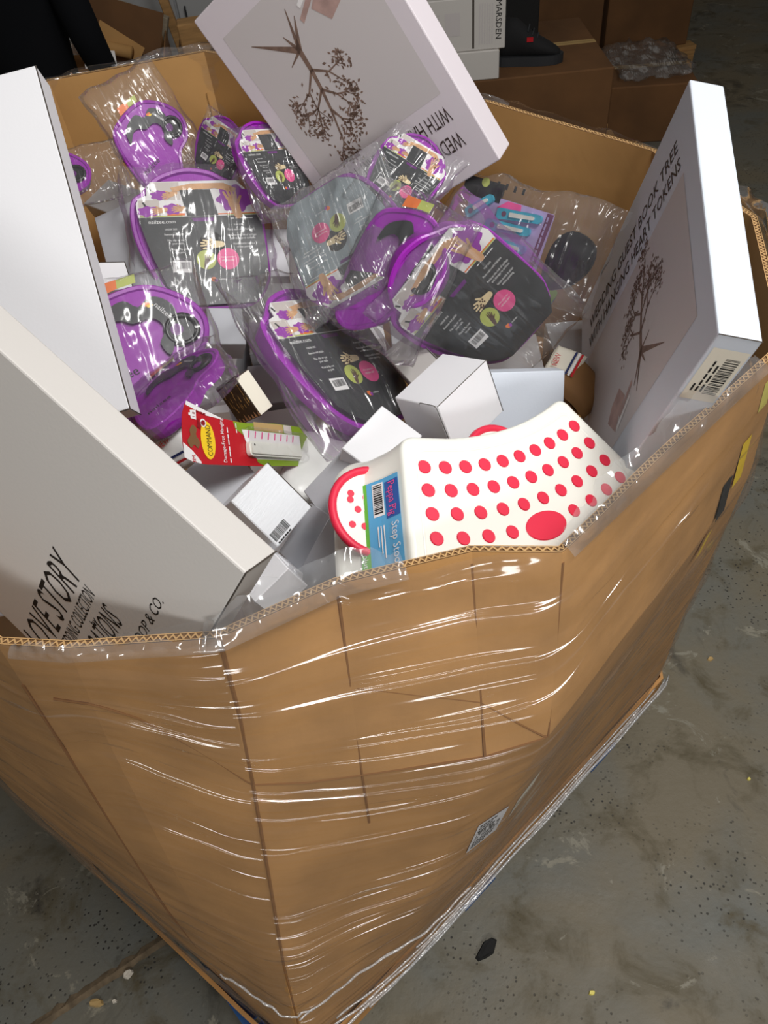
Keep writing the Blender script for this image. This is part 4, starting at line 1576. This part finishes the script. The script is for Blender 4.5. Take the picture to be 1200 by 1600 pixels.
# ------------------------------------------------------------------ dotted step stool
mtx, sd = pose('stool')
TH, R1, DR = sd
stool = thing('step_stool', 'white plastic step stool with red dots and a blue label, at the near rim', 'stool', mtx)
r0, r1, tm = .341, .530, .385


def bean(grow=0.0, rr=.022, z=0.0):
    N = 22
    gl, gr = (grow, grow * .25) if grow > 0 else (grow, grow)
    rr0 = min(.054, rr + max(0, grow) * .9)
    ra, rb = r0 - (grow * .1 if grow > 0 else grow), r1 + (grow * .1 if grow > 0 else grow)
    c = []
    for k in range(N + 1):
        t = -tm - gl / r0 + (2 * tm + (gl + gr) / r0) * k / N
        c.append((ra * math.sin(t), -ra * math.cos(t)))
    o = []
    for k in range(N + 1):
        t = tm + gr / r1 - (2 * tm + (gl + gr) / r1) * k / N
        o.append((rb * math.sin(t), -rb * math.cos(t)))
    # round the four corners
    def corner(p, q, s, n=7, rr=rr):
        p, q, s = Vector(p), Vector(q), Vector(s)
        a = q + (p - q).normalized() * rr
        b = q + (s - q).normalized() * rr
        return [tuple(a * (1 - t) ** 2 + q * 2 * t * (1 - t) + b * t * t) for t in [i / n for i in range(n + 1)]]
    poly = []
    poly += corner(o[-1 - 0], c[0], c[2], rr=rr0) + c[5:-3] + corner(c[-3], c[-1], o[0 + 2]) + corner(c[-1], o[0], o[2]) + o[3:-3] + corner(o[-3], o[-1], c[0])
    return [(p[0], p[1], z) for p in poly]


rings = [bean(-.0075, .017, 0.0), bean(-.003, .020, -.0006), bean(-.0008, .021, -.0026), bean(0, .022, -.006), bean(.012, .026, -.030), bean(.034, .03, -.062), bean(.046, .034, -.075), bean(.050, .034, -.078), bean(.052, .034, -.085)]
n = len(rings[0])
mb = MB()
V = [q for ring in rings for q in ring]
F = [(j * n + i, (j + 1) * n + i, (j + 1) * n + (i + 1) % n, j * n + (i + 1) % n) for j in range(len(rings) - 1) for i in range(n)]
mb.add(V, F, M['stool'])
body = mb.mesh('skirt', True)
put(body, 'skirt', stool)
# the tread: filled by strips between the concave and the convex edge
mb = MB()
bm = bmesh.new()
vs = [bm.verts.new(p) for p in rings[0]]
bm.faces.new(vs)
bmesh.ops.triangulate(bm, faces=bm.faces[:])
me = bpy.data.meshes.new('tread')
bm.to_mesh(me)
bm.free()
me.materials.append(M['stool'])
put(me, 'tread', stool)
# raised bead just inside the edge
mb = MB()
inner = [bean(-.0165, .014, .0002), bean(-.0180, .013, .0010), bean(-.0195, .012, .0002)]
V = [q for ring in inner for q in ring]
F = [(j * n + i, (j + 1) * n + i, (j + 1) * n + (i + 1) % n, j * n + (i + 1) % n) for j in range(2) for i in range(n)]
mb.add(V, F, M['stool'])
put(mb.mesh('edge_bead', True), 'edge_bead', stool)
mb = MB()
K = 20
V = [(.0083 * math.cos(6.2832 * k / K), .0083 * math.sin(6.2832 * k / K), 0) for k in range(K)] + [(.0075 * math.cos(6.2832 * k / K), .0075 * math.sin(6.2832 * k / K), .0011) for k in range(K)]
mb.add(V, [(k, (k + 1) % K, K + (k + 1) % K, K + k) for k in range(K)] + [list(range(K, 2 * K))], M['stool_red'])
dot_me = mb.mesh('anti_slip_dot')
for j in range(5):
    for i in range(10):
        if j == 3 and i in (4, 5) or j == 4 and i in (4, 5):
            continue
        t = (i - 4.5) / 4.5 * TH
        rad = R1 + DR * j
        put(dot_me, 'anti_slip_dot', stool, mtx=Matrix.Translation((rad * math.sin(t), -rad * math.cos(t), .0003)) @ Matrix.Rotation(t, 4, 'Z'))
mb = MB()
K = 40
for (s0, s1, z0, z1) in ((1, .95, .0003, .0013),):
    V = [(.0305 * s0 * math.cos(6.2832 * k / K), .0175 * s0 * math.sin(6.2832 * k / K), z0) for k in range(K)] + [(.0305 * s1 * math.cos(6.2832 * k / K), .0175 * s1 * math.sin(6.2832 * k / K), z1) for k in range(K)]
    mb.add(V, [(k, (k + 1) % K, K + (k + 1) % K, K + k) for k in range(K)] + [list(range(K, 2 * K))], M['stool_red'])
put(mb.mesh('anti_slip_oval'), 'anti_slip_oval', stool, mtx=Matrix.Translation((0.0, -.4690, 0)), label='large red oval grip pad')
# flared foot lobes with a red rim
for (cx, cy, rad, z) in ((-.168, -.380, .052, -.050), (.030, -.362, .046, -.050)):
    mb = MB()
    K = 40
    mb.prism([(cx + rad * math.cos(6.2832 * k / K), cy + rad * math.sin(6.2832 * k / K)) for k in range(K)], z - .004, z, M['stool'])
    lobe = mb.build('foot_lobe', stool)
    mb = MB()
    mb.tube([(cx + rad * math.cos(6.2832 * k / K), cy + rad * math.sin(6.2832 * k / K), z - .001) for k in range(K)], .0050, M['stool_red'], 8, True)
    mb.build('red_rim', lobe, True, label='red rubber rim')
    mb = MB()
    rr = random.Random(4)
    for k in range(15):
        a, q_ = 2.4 * k, rad * (.28 + .50 * ((k * 7) % 10) / 10)
        mb.disc(cx + q_ * math.cos(a), cy + q_ * math.sin(a), .0042, z + .0006, M['stool_red'], 12)
    mb.build('small_dots', lobe, label='small red dots', kind='stuff')
# blue and green label on the near-left side of the skirt
Pa = Vector((-r0 * math.sin(tm), -r0 * math.cos(tm), 0))
Pb = Vector((-r1 * math.sin(tm), -r1 * math.cos(tm), 0))
e = (Pb - Pa).normalized()
outw = Vector((-math.cos(tm), math.sin(tm), 0))


def on_skirt(s, w, lift=.0012):
    """s metres along the edge from the concave end, w metres down the side"""
    prof = [(0, .0002, -.004), (.024, .0125, -.030), (.060, .0345, -.062), (.08, .047, -.076)]
    for (w0, o0, z0), (w1, o1, z1) in zip(prof, prof[1:]):
        if w <= w1:
            t = (w - w0) / (w1 - w0)
            o_, z_ = o0 + (o1 - o0) * t, z0 + (z1 - z0) * t
            nn_ = (outw * .8 + Vector((0, 0, 1)) * .6)
            return Pa + e * s + outw * o_ + Vector((0, 0, z_)) + nn_ * lift


def label_patch(mb, s0, s1, w0, w1, m, lift, ns=6, nw=5):
    V = [on_skirt(s0 + (s1 - s0) * i / ns, w0 + (w1 - w0) * j / nw, lift) for j in range(nw + 1) for i in range(ns + 1)]
    F = [(j * (ns + 1) + i, (j + 1) * (ns + 1) + i, (j + 1) * (ns + 1) + i + 1, j * (ns + 1) + i + 1) for j in range(nw) for i in range(ns)]
    mb.add(V, F, m)


def label_text(mb, s, s0, w0, h, width, m, lift):
    vs_, fs_, ww = text_shape(s)
    mb.add([on_skirt(s0 + p[0] * width / ww, w0 - p[1] * h, lift) for p in vs_], fs_, m)


mb = MB()
S0, S1 = .044, .165
label_patch(mb, S0, S1, .004, .043, M['blue'], .0012)
label_patch(mb, S0, S1, .043, .054, M['green_label'], .0013)
lb = mb.build('side_label', stool, label='blue and green paper label')
mb = MB()
label_patch(mb, S0 + .004, S0 + .044, .0225, .036, M['photo_white'], .0017)
rr = random.Random(12)
x = S0 + .006
while x < S0 + .041:
    b_ = rr.choice((.0008, .0012, .0018))
    label_patch(mb, x, x + b_, .0240, .0345, M['black'], .0021, 1, 2)
    x += b_ + rr.choice((.0008, .0012))
label_patch(mb, S0 + .006, S0 + .050, .0045, .0205, M['blue_deep'], .0017)
label_text(mb, 'Peppa Pig', S0 + .008, .0165, .0085, .040, M['pink'], .0023)
label_text(mb, 'Step Stool', S0 + .056, .0155, .0085, .050, M['ink_white'], .0019)
for (sa, sb, wa) in ((.056, .094, .024), (.056, .088, .0275), (.056, .080, .031)):
    label_patch(mb, S0 + sa, S0 + sb, wa, wa + .0013, M['ink_white'], .0019, 3, 1)
for sa in (.010, .024):
    label_patch(mb, S0 + sa, S0 + sa + .008, .0465, .0515, M['ink_white'], .0019, 2, 1)
label_text(mb, 'solution', S0 + .080, .0515, .0055, .032, M['ink_white'], .0019)
mb.build('label_print', lb)

# lower layer of cartons that shows in the gaps of the heap
fr = random.Random(21)
for kk, (x, y, where) in enumerate((
        (-.157, .707, 'shaded low carton under the red end of the hook packet'),
        (-.551, .718, 'low carton in the dark between the lettered box and the near left rim'),
        (-.154, .985, 'low grey carton in the gap left of the tilted dark card'),
        (-.013, .990, 'low carton under the tilted dark card, right of its tray edge'),
        (-.298, 1.107, 'low carton below the bagged tray with the bottle ring'),
        (-.162, 1.125, 'low carton in the gap between upright card and tilted card'),
        (.251, 1.106, 'low carton under the sideways dark card'),
        (.390, 1.121, 'low carton at the foot of the right gift box'),
        (-.292, 1.247, 'low carton under the upright dark card'),
        (-.155, 1.254, 'low carton just right of the upright dark card'),
        (-.018, 1.253, 'low carton beneath the silvery card'),
        (.113, 1.254, 'low carton beneath the foot of the leaning tree box'),
        (-.287, 1.387, 'low carton at the back beneath the slanting small card'),
        (-.152, 1.390, 'low carton at the back beneath the edge-on tray'),
        (-.151, 1.528, 'rearmost low carton against the back cardboard'))):
    h = .085 + fr.uniform(0, .02)
    m4 = Matrix.Translation((x, y, .973 + h / 2)) @ Matrix.Rotation(fr.uniform(-.10, .10), 4, 'Z')
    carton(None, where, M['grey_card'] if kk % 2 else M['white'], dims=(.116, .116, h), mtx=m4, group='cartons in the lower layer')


# ------------------------------------------------------------------ behind the bin
def skin_body(name, joints, edges, m, parent, sub=2, root=0):
    """one continuous surface grown round connected joints; joints = (x, y, z, rx, ry)"""
    me = bpy.data.meshes.new(name)
    me.from_pydata([j[:3] for j in joints], edges, [])
    o = bpy.data.objects.new(name, me)
    COL.objects.link(o)
    md = o.modifiers.new('skin', 'SKIN')
    sv = me.skin_vertices[0].data
    for i, j in enumerate(joints):
        sv[i].radius = (j[3], j[4])
        sv[i].use_root = (i == root)
    md.use_smooth_shade = True
    ss = o.modifiers.new('smooth', 'SUBSURF')
    ss.levels = sub
    ss.render_levels = sub
    dg = bpy.context.evaluated_depsgraph_get()
    new = bpy.data.meshes.new_from_object(o.evaluated_get(dg))
    o.modifiers.clear()
    o.data = new
    new.materials.clear()
    new.materials.append(m)
    o.parent = parent
    return o


person = thing('person', 'person in black top and dark trousers standing behind the bin at far left', 'person', Matrix.Translation((-1.06, 3.2, 0)) @ Matrix.Rotation(math.radians(170), 4, 'Z'))
J = [(0, 0, .95, .135, .10), (0, .01, 1.15, .125, .09), (0, .01, 1.35, .15, .10), (0, .01, 1.45, .10, .07), (0, 0, 1.53, .05, .05), (0, -.02, 1.62, .072, .085), (0, -.02, 1.72, .07, .085), (0, -.01, 1.76, .045, .055),
     (.18, .01, 1.42, .055, .055), (.23, .03, 1.15, .043, .043), (.24, -.05, .92, .032, .032), (.235, -.08, .84, .035, .022), (-.18, .01, 1.42, .055, .055), (-.23, .03, 1.15, .043, .043), (-.24, -.05, .92, .032, .032), (-.235, -.08, .84, .035, .022),
     (.095, 0, .88, .085, .085), (.10, -.01, .50, .055, .06), (.105, .02, .09, .037, .04), (-.095, 0, .88, .085, .085), (-.10, -.01, .50, .055, .06), (-.105, .02, .09, .037, .04)]
E_ = [(0, 1), (1, 2), (2, 3), (3, 4), (4, 5), (5, 6), (6, 7), (3, 8), (8, 9), (9, 10), (10, 11), (3, 12), (12, 13), (13, 14), (14, 15), (0, 16), (16, 17), (17, 18), (0, 19), (19, 20), (20, 21)]
skin_body('body', J, E_, M['skin_real'], person)
for s in (1, -1):
    for k in range(4):
        x = s * (.235 + (k - 1.5) * .017)
        skin_body('finger', [(x, -.085, .825, .009, .009), (x, -.095, .785 - .004 * abs(k - 1), .0085, .0085), (x, -.088, .755 - .004 * abs(k - 1), .007, .007)], [(0, 1), (1, 2)], M['skin_real'], person, 1)
    skin_body('thumb', [(s * .21, -.09, .85, .010, .010), (s * .195, -.11, .82, .009, .009), (s * .195, -.12, .795, .008, .008)], [(0, 1), (1, 2)], M['skin_real'], person, 1)
JT = [(0, .005, .80, .160, .130), (0, .01, 1.12, .155, .12), (0, .01, 1.33, .175, .125), (0, .01, 1.46, .085, .075), (.185, .01, 1.41, .075, .075), (.235, .03, 1.15, .062, .062), (.245, -.045, .94, .048, .048), (-.185, .01, 1.41, .075, .075), (-.235, .03, 1.15, .062, .062), (-.245, -.045, .94, .048, .048)]
skin_body('jacket', JT, [(0, 1), (1, 2), (2, 3), (2, 4), (4, 5), (5, 6), (2, 7), (7, 8), (8, 9)], M['cloth_black'], person, 2)
TR = [(0, .005, 1.02, .140, .115), (.095, 0, .84, .105, .105), (.10, -.01, .50, .078, .082), (.105, .02, .07, .062, .066), (-.095, 0, .84, .105, .105), (-.10, -.01, .50, .078, .082), (-.105, .02, .07, .062, .066)]
skin_body('trousers', TR, [(0, 1), (1, 2), (2, 3), (0, 4), (4, 5), (5, 6)], M['denim'], person, 2)
for s in (1, -1):
    skin_body('shoe', [(s * .105, .05, .045, .042, .042), (s * .11, -.06, .042, .045, .038), (s * .112, -.16, .034, .038, .03)], [(0, 1), (1, 2)], M['shoe'], person, 2)
mb = MB()
V, F = [], []
for j in range(9):
    for i in range(20):
        a, b = 2 * math.pi * i / 20, (j / 8) * 1.75
        r_ = math.sin(b)
        V.append((.098 * r_ * math.cos(a), .008 + .118 * r_ * math.sin(a) + .01, 1.665 + .135 * math.cos(b)))
for j in range(8):
    for i in range(20):
        F.append((j * 20 + i, (j + 1) * 20 + i, (j + 1) * 20 + (i + 1) % 20, j * 20 + (i + 1) % 20))
mb.add(V, F, M['hair'])
mb.build('hair', person, True)
mb = MB()
for s in (1, -1):
    mb.disc(s * .032, 1.655, .011, -.118, M['ink_white'], 12)
ob = mb.build('eyes', person)
ob.rotation_euler = (math.radians(90), 0, 0)
ob.location = (0, -.225, 0)
mb = MB()
mb.tube([(0, -.105, 1.665), (0, -.125, 1.635), (0, -.118, 1.622)], [.008, .013, .010], M['skin_real'], 8)
mb.build('nose', person, True)
mb = MB()
mb.tube([(-.024, -.102, 1.588), (0, -.109, 1.586), (.024, -.102, 1.588)], [.004, .007, .004], M['rose_wood'], 8)
mb.build('mouth', person, True)


def crate(name, label, cat, c, s, rot, m, lid=False, group=None, tape=True):
    root = thing(name, label, cat, Matrix.Translation(c) @ Matrix.Rotation(math.radians(rot), 4, 'Z'), group)
    me = bevel_box(s, .006, m, 1)
    put(me, 'box_body', root, mtx=Matrix.Translation((0, 0, s[2] / 2)))
    if tape:
        mb = MB()
        mb.box((0, 0, s[2] + .0006), (s[0] * .99, .05, .0012), M['tan'])
        mb.box((0, -s[1] / 2 - .0006, s[2] - .05), (.0, .0, .0), M['tan'])
        mb.box((0, .0, s[2] + .0002), (s[0] * .985, .003, .0022), M['kraft_dark'])
        mb.build('tape', root)
    return root


def pallet(name, label, c, rot, m, L=1.2, W=1.0):
    root = thing(name, label, 'pallet', Matrix.Translation(c) @ Matrix.Rotation(math.radians(rot), 4, 'Z'))
    for k in range(6):
        mb = MB()
        mb.box((0, -W / 2 + .06 + (W - .12) * k / 5, .133), (L, .10, .022), m)
        mb.build('deck_board', root)
    for k in (-1, 0, 1):
        mb = MB()
        mb.box((k * (L / 2 - .06), 0, .111), (.10, W, .022), m)
        mb.build('stringer_board', root)
        mb = MB()
        mb.box((k * (L / 2 - .06), 0, .011), (.10, W, .022), m)
        mb.build('bottom_board', root)
        for q in (-1, 0, 1):
            mb = MB()
            mb.box((k * (L / 2 - .06), q * (W / 2 - .07), .061), (.10, .13, .078), m)
            mb.build('block', root)
    return root


# left: an open carton with packaging, planks
pallet('wooden_pallet', 'wooden pallet under the open carton at upper left', (-.95, 4.45, 0), 4, M['wood'])
crate('stacked_carton', 'brown carton carrying the open carton at upper left', 'carton', (-1.09, 4.34, .144), (.60, .56, .36), 4, M['carton'])
oc = thing('open_carton', 'open brown carton full of torn packaging at upper left, beside the person', 'carton', Matrix.Translation((-1.09, 4.32, .506)) @ Matrix.Rotation(math.radians(5), 4, 'Z'))
for nm, c, s, rx in (('side_panel', (-.30, 0, .13), (.006, .44, .26), 0), ('side_panel', (.30, 0, .13), (.006, .44, .26), 0), ('front_panel', (0, -.22, .13), (.60, .006, .26), 0), ('back_panel', (0, .22, .13), (.60, .006, .26), 0), ('base_panel', (0, 0, .003), (.6, .44, .006), 0)):
    mb = MB()
    mb.box(c, s, M['carton'])
    mb.build(nm, oc)
mb = MB()
mb.box((.10, .10, .34), (.40, .006, .20), M['carton_dark'], Matrix.Rotation(.38, 3, 'Y') @ Matrix.Rotation(-.25, 3, 'X'))
mb.build('flap', oc)
mb = MB()
mb.box((.10, -.06, .31), (.22, .005, .07), M['kraft_in'], Matrix.Rotation(.70, 3, 'Y') @ Matrix.Rotation(-.3, 3, 'X'))
mb.build('flap', oc)
lw = MB()
lw.prism([(-.075, -.05), (.075, -.05), (.075, .05), (-.075, .05)], 0, .0015, M['photo_white'])
lo = tag(lw.build('paper_note'), 'white printed paper note lying on the open carton at upper left', 'paper')
lo.matrix_world = Matrix.Translation((-1.085, 4.20, .776)) @ Matrix.Rotation(.55, 4, 'X') @ Matrix.Rotation(.1, 4, 'Z')
lw = MB()
for k in range(4):
    lw.box((0, -.03 + .02 * k, .002), (.11, .005, .0006), M['seam'])
lw.build('printed_lines', lo)
rl = MB()
rl.tube([(-.12, 0, 0), (-.07, 0, 0.0), (.0, 0, .0), (.12, 0, 0)], [.028, .030, .030, .028], M['kraft_in'], 14)
ro_ = tag(rl.build('paper_roll', None, True), 'rolled brown paper poking out of the open carton', 'paper roll')
ro_.matrix_world = Matrix.Translation((-1.05, 4.26, .80)) @ Matrix.Rotation(.25, 4, 'Y') @ Matrix.Rotation(-.2, 4, 'Z')
bg = put(bag_mesh(-.10, .10, -.08, .08, .04, -.04, 55, amp=.02, nx=18, ny=18, zm=0), 'plastic_bag')
tag(bg, 'crumpled clear plastic bag in the open carton beside the person', 'bag')
bg.matrix_world = Matrix.Translation((-1.20, 4.24, .865)) @ Matrix.Rotation(.9, 4, 'X')
pk = tag(MB().box((0, 0, 0), (.07, .05, .03), M['satin']).build('small_packet'), 'small silvery and red packet inside the crumpled bag in the carton', 'packet')
pk.matrix_world = Matrix.Translation((-1.17, 4.24, .862)) @ Matrix.Rotation(.5, 4, 'Y')
q = MB()
q.box((0, 0, .0165), (.04, .05, .003), M['red'])
q.build('red_panel', pk)
# planks leaning over the carton
for (a, b, w, h, m, lab_) in (((-1.24, 4.62, .94), (-.80, 4.58, .765), .11, .045, 'wood_grey', 'weathered grey plank slanting behind the open carton'),
                              ((-.70, 4.40, .70), (-.50, 4.44, .78), .0, .0, 'wood', '')):
    if not lab_:
        continue
    A, B = Vector(a), Vector(b)
    t = (B - A).normalized()
    u = Vector((0, 0, 1)).cross(t).normalized()
    v = t.cross(u)
    o = tag(put(bevel_box(((B - A).length, h, w), .003, M[m], 1), 'plank'), lab_, 'plank')
    o.matrix_world = Matrix.Translation((A + B) / 2) @ Matrix((t, u, v)).transposed().to_4x4()
blk = tag(put(bevel_box((.14, .12, .13), .006, M['wood'], 1), 'timber_block'), 'orange-brown timber block at the end of the slanting plank', 'timber')
blk.matrix_world = Matrix.Translation((-.65, 4.40, .772)) @ Matrix.Rotation(.12, 4, 'Z')
sup = crate('support_carton', 'dim brown carton under the timber block at upper left', 'carton', (-.63, 4.44, .144), (.24, .5, .56), 4, M['carton_dark'])
post = tag(put(bevel_box((.05, .04, 1.5), .004, M['wood'], 1), 'timber_post'), 'narrow timber post leaning in front of the grey cabinet', 'timber')
post.matrix_world = Matrix.Translation((-.86, 5.05, .76)) @ Matrix.Rotation(-.14, 4, 'Y')
cab = thing('cabinet', 'pale grey metal cabinet behind the open carton', 'cabinet', Matrix.Translation((-.85, 5.6, 0)))
put(bevel_box((1.1, .5, 1.25), .01, M['steel'], 1), 'body', cab, mtx=Matrix.Translation((0, 0, .625)))
for s in (-1, 1):
    o = put(bevel_box((.53, .02, 1.2), .004, M['steel'], 1), 'door', cab, mtx=Matrix.Translation((s * .272, -.262, .625)))
    mb = MB()
    mb.tube([(s * -.22, -.02, -.06), (s * -.22, -.035, -.05), (s * -.22, -.035, .05), (s * -.22, -.02, .06)], .006, M['sole'])
    mb.build('handle', o)

# right: cartons with white boxes, a black shoe on them
pallet('wooden_pallet', 'wooden pallet under the brown carton stack behind the right rim', (.88, 4.45, 0), -3, M['wood'])
crate('stacked_carton', 'brown carton under the white lettered cartons and the black shoe', 'carton', (.86, 4.35, .144), (1.02, .80, .407), -3, M['carton_dark'])


def white_carton(label, c, s, rot, word):
    root = thing('carton', label, 'carton', Matrix.Translation(c) @ Matrix.Rotation(math.radians(rot), 4, 'Z'), 'white lettered cartons behind the bin')
    put(bevel_box(s, .004, M['white_shaded'], 1), 'box_body', root, mtx=Matrix.Translation((0, 0, s[2] / 2)))
    mb = MB()
    y = -s[1] / 2 - .001
    def fr_(x0, x1, z0, z1, m, dy=0):
        mb.add([(x0, y - dy, z0), (x1, y - dy, z0), (x1, y - dy, z1), (x0, y - dy, z1)], [(0, 1, 2, 3)], m)
    W, H_ = s[0], s[2]
    if word:
        fr_(W * .17, W * .19, H_ * .05, H_ * .97, M['seam'])
        for k in range(8):
            fr_(-W * .42, -W * .15, H_ * (.30 + .06 * k), H_ * (.32 + .06 * k), M['panel_print'])
        fr_(-W * .1, W * .05, H_ * .32, H_ * .75, M['panel_print'])
        for k in range(6):
            fr_(W * (.24 + .025 * k), W * (.25 + .025 * k), H_ * .12, H_ * .88, M['panel_print'])
        vs, fs, ww = text_shape(word)
        k = H_ * .72 / ww
        mb.add([(W * .405 + p[1] * .026, y - .001, H_ * .92 - p[0] * k) for p in vs], fs, M['black'])
    else:
        fr_(-W * .05, W * .02, H_ * .1, H_ * .8, M['panel_print'])
        fr_(W * .0, W * .03, H_ * .2, H_ * .7, M['seam'], .0005)
    mb.build('printed_side', root)
    return root


white_carton('small white carton under the larger white carton lettered MARSDEN', (.612, 4.13, .552), (.40, .32, .125), -5, '')
white_carton('larger white carton lettered MARSDEN on its end, behind the leaning tree box', (.61, 4.16, .678), (.46, .36, .215), -5, 'MARSDEN')
bg = put(bag_mesh(-.12, .12, -.09, .09, .035, -.02, 66, amp=.02, nx=18, ny=18, zm=0), 'plastic_bag')
tag(bg, 'clear plastic bag lying on top of the carton lettered MARSDEN', 'bag')
bg.matrix_world = Matrix.Translation((.50, 4.14, .93))
# black shoe
shoe = thing('trainer', 'black trainer with a red tag on the brown carton, right of the white cartons', 'shoe', Matrix.Translation((.965, 4.12, .552)) @ Matrix.Rotation(math.radians(-12), 4, 'Z') @ Matrix.Diagonal((1.0, 1.1, 1.35, 1)))
prof = [(-.13, .040, .115, .034), (-.10, .046, .150, .040), (-.05, .046, .145, .042), (0, .044, .115, .044), (.05, .042, .090, .047), (.10, .036, .070, .046), (.14, .030, .052, .036), (.16, .022, .040, .018)]
mb = MB()
V, F = [], []
K = 14
for (x, z0, z1, w) in prof:
    for k in range(K):
        a = 2 * math.pi * k / K
        V.append((x, w * math.cos(a), .022 + (z1 - .022) * (.5 + .5 * math.sin(a))))
for j in range(len(prof) - 1):
    for k in range(K):
        F.append((j * K + k, (j + 1) * K + k, (j + 1) * K + (k + 1) % K, j * K + (k + 1) % K))
F += [list(range(K)), [(len(prof) - 1) * K + k for k in range(K)][::-1]]
mb.add(V, F, M['shoe'])
mb.build('upper', shoe, True)
mb = MB()
so = [(-.14, -.02), (-.145, .02), (-.12, .042), (-.04, .044), (.06, .052), (.13, .045), (.172, .015), (.172, -.015), (.13, -.045), (.06, -.052), (-.04, -.044), (-.12, -.042)]
mb.prism(spline(so, 3), 0, .030, M['sole'])
mb.build('sole', shoe)
mb = MB()
for k in range(4):
    mb.tube([(.0 + .022 * k, -.028, .105 - .012 * k), (.008 + .022 * k, 0, .122 - .014 * k), (.0 + .022 * k, .028, .105 - .012 * k)], .004, M['sole'])
mb.build('laces', shoe)
mb = MB()
mb.box((.012, -.043, .085), (.03, .006, .014), M['red'])
mb.build('tag', shoe, label='small red tag')
blb = crate('black_crate', 'black crate in the dark behind the trainer', 'crate', (.95, 4.62, .552), (.34, .22, .20), -5, M['rag'], tape=False)
# further brown load
pallet('wooden_pallet', 'wooden pallet under the dark film-wrapped load at upper right', (1.70, 5.75, 0), 5, M['wood'])
for (lab_, c, s, rt) in (('left brown carton of the dark load behind the trainer', (1.40, 5.65, .144), (.55, .75, .80), 5), ('right brown carton of the dark load at upper right', (1.98, 5.70, .144), (.55, .75, .62), 5), ('low brown carton in front of the dark load', (1.76, 4.62, 0), (.46, .60, .30), -8)):
    crate('stacked_carton', lab_, 'carton', c, s, rt, M['carton_dark'])
fs_ = put(bag_mesh(-.20, .20, -.26, .26, .03, .0, 77, amp=.03, nx=26, ny=20, zm=0), 'film_sheet')
tag(fs_, 'loose clear film draped over the low brown carton at upper right', 'film')
fs_.matrix_world = Matrix.Translation((1.76, 4.62, .325))

# broken seam in the concrete at lower left
mb = MB()
A_, B_ = Vector((-.90, .37, 0)), Vector((-.50, .585, 0))
t = (B_ - A_).normalized()
nv_ = Vector((-t.y, t.x, 0))
N = 30
V = []
for i in range(N + 1):
    p = A_.lerp(B_, i / N)
    w0, w1 = .012 + .009 * noise.noise(Vector((i * .9, 1, 0))), .012 + .009 * noise.noise(Vector((i * .9, 7, 0)))
    h = .004 + .003 * noise.noise(Vector((i * .8, 3, 0)))
    V += [p - nv_ * w0 + Vector((0, 0, .0004)), p + nv_ * .003 * noise.noise(Vector((i, 9, 0))) + Vector((0, 0, h)), p + nv_ * w1 + Vector((0, 0, .0004))]
F = []
for i in range(N):
    for j in range(2):
        F.append((i * 3 + j, i * 3 + 3 + j, i * 3 + 4 + j, i * 3 + 1 + j))
mb.add(V, F, M['crumble'])
mb.build('trim_1', kind='structure')

# small litter on the floor
lit = random.Random(5)
for nm, lab_, cat, m, p, s in (('rag', 'black scrap of rag on the floor near the bin base', 'scrap', 'rag', (.108, .422, .004), (.060, .030, .008)),
                               ('paper_scrap', 'tiny yellow scrap on the concrete at lower right', 'scrap', 'scrap_yellow', (.31, .318, .002), (.016, .011, .004)),
                               ('paper_scrap', 'white chip on the floor crack at lower left', 'scrap', 'debris', (-.69, .459, .004), (.026, .016, .006)),
                               ('paper_scrap', 'small white chip below the larger chip at lower left', 'scrap', 'debris', (-.712, .410, .004), (.012, .008, .004)),
                               ('paper_scrap', 'tan scrap on the floor crack at lower left edge', 'scrap', 'tan', (-.754, .412, .004), (.035, .018, .005)),
                               ('paper_scrap', 'tiny yellow scrap far along the floor at right', 'scrap', 'scrap_yellow', (.808, .72, .002), (.010, .008, .004)),
                               ('paper_scrap', 'tan scrap on the dark floor right of the bin', 'scrap', 'tan', (.842, 1.058, .002), (.018, .012, .004))):
    mb = MB()
    pts = [(s[0] / 2 * math.cos(a) * lit.uniform(.7, 1.15), s[1] / 2 * math.sin(a) * lit.uniform(.7, 1.15)) for a in [6.2832 * k / 9 for k in range(9)]]
    top = [(p_[0] * .8, p_[1] * .8) for p_ in pts]
    V = [(q_[0], q_[1], -p[2] + .0003) for q_ in pts] + [(q_[0], q_[1], s[2] * lit.uniform(.6, 1.2)) for q_ in top]
    mb.add(V, [(i, (i + 1) % 9, 9 + (i + 1) % 9, 9 + i) for i in range(9)] + [list(range(9, 18))], M[m])
    o = tag(mb.build(nm), lab_, cat)
    o.matrix_world = Matrix.Translation(p) @ Matrix.Rotation(lit.uniform(-.8, .8), 4, 'Z')
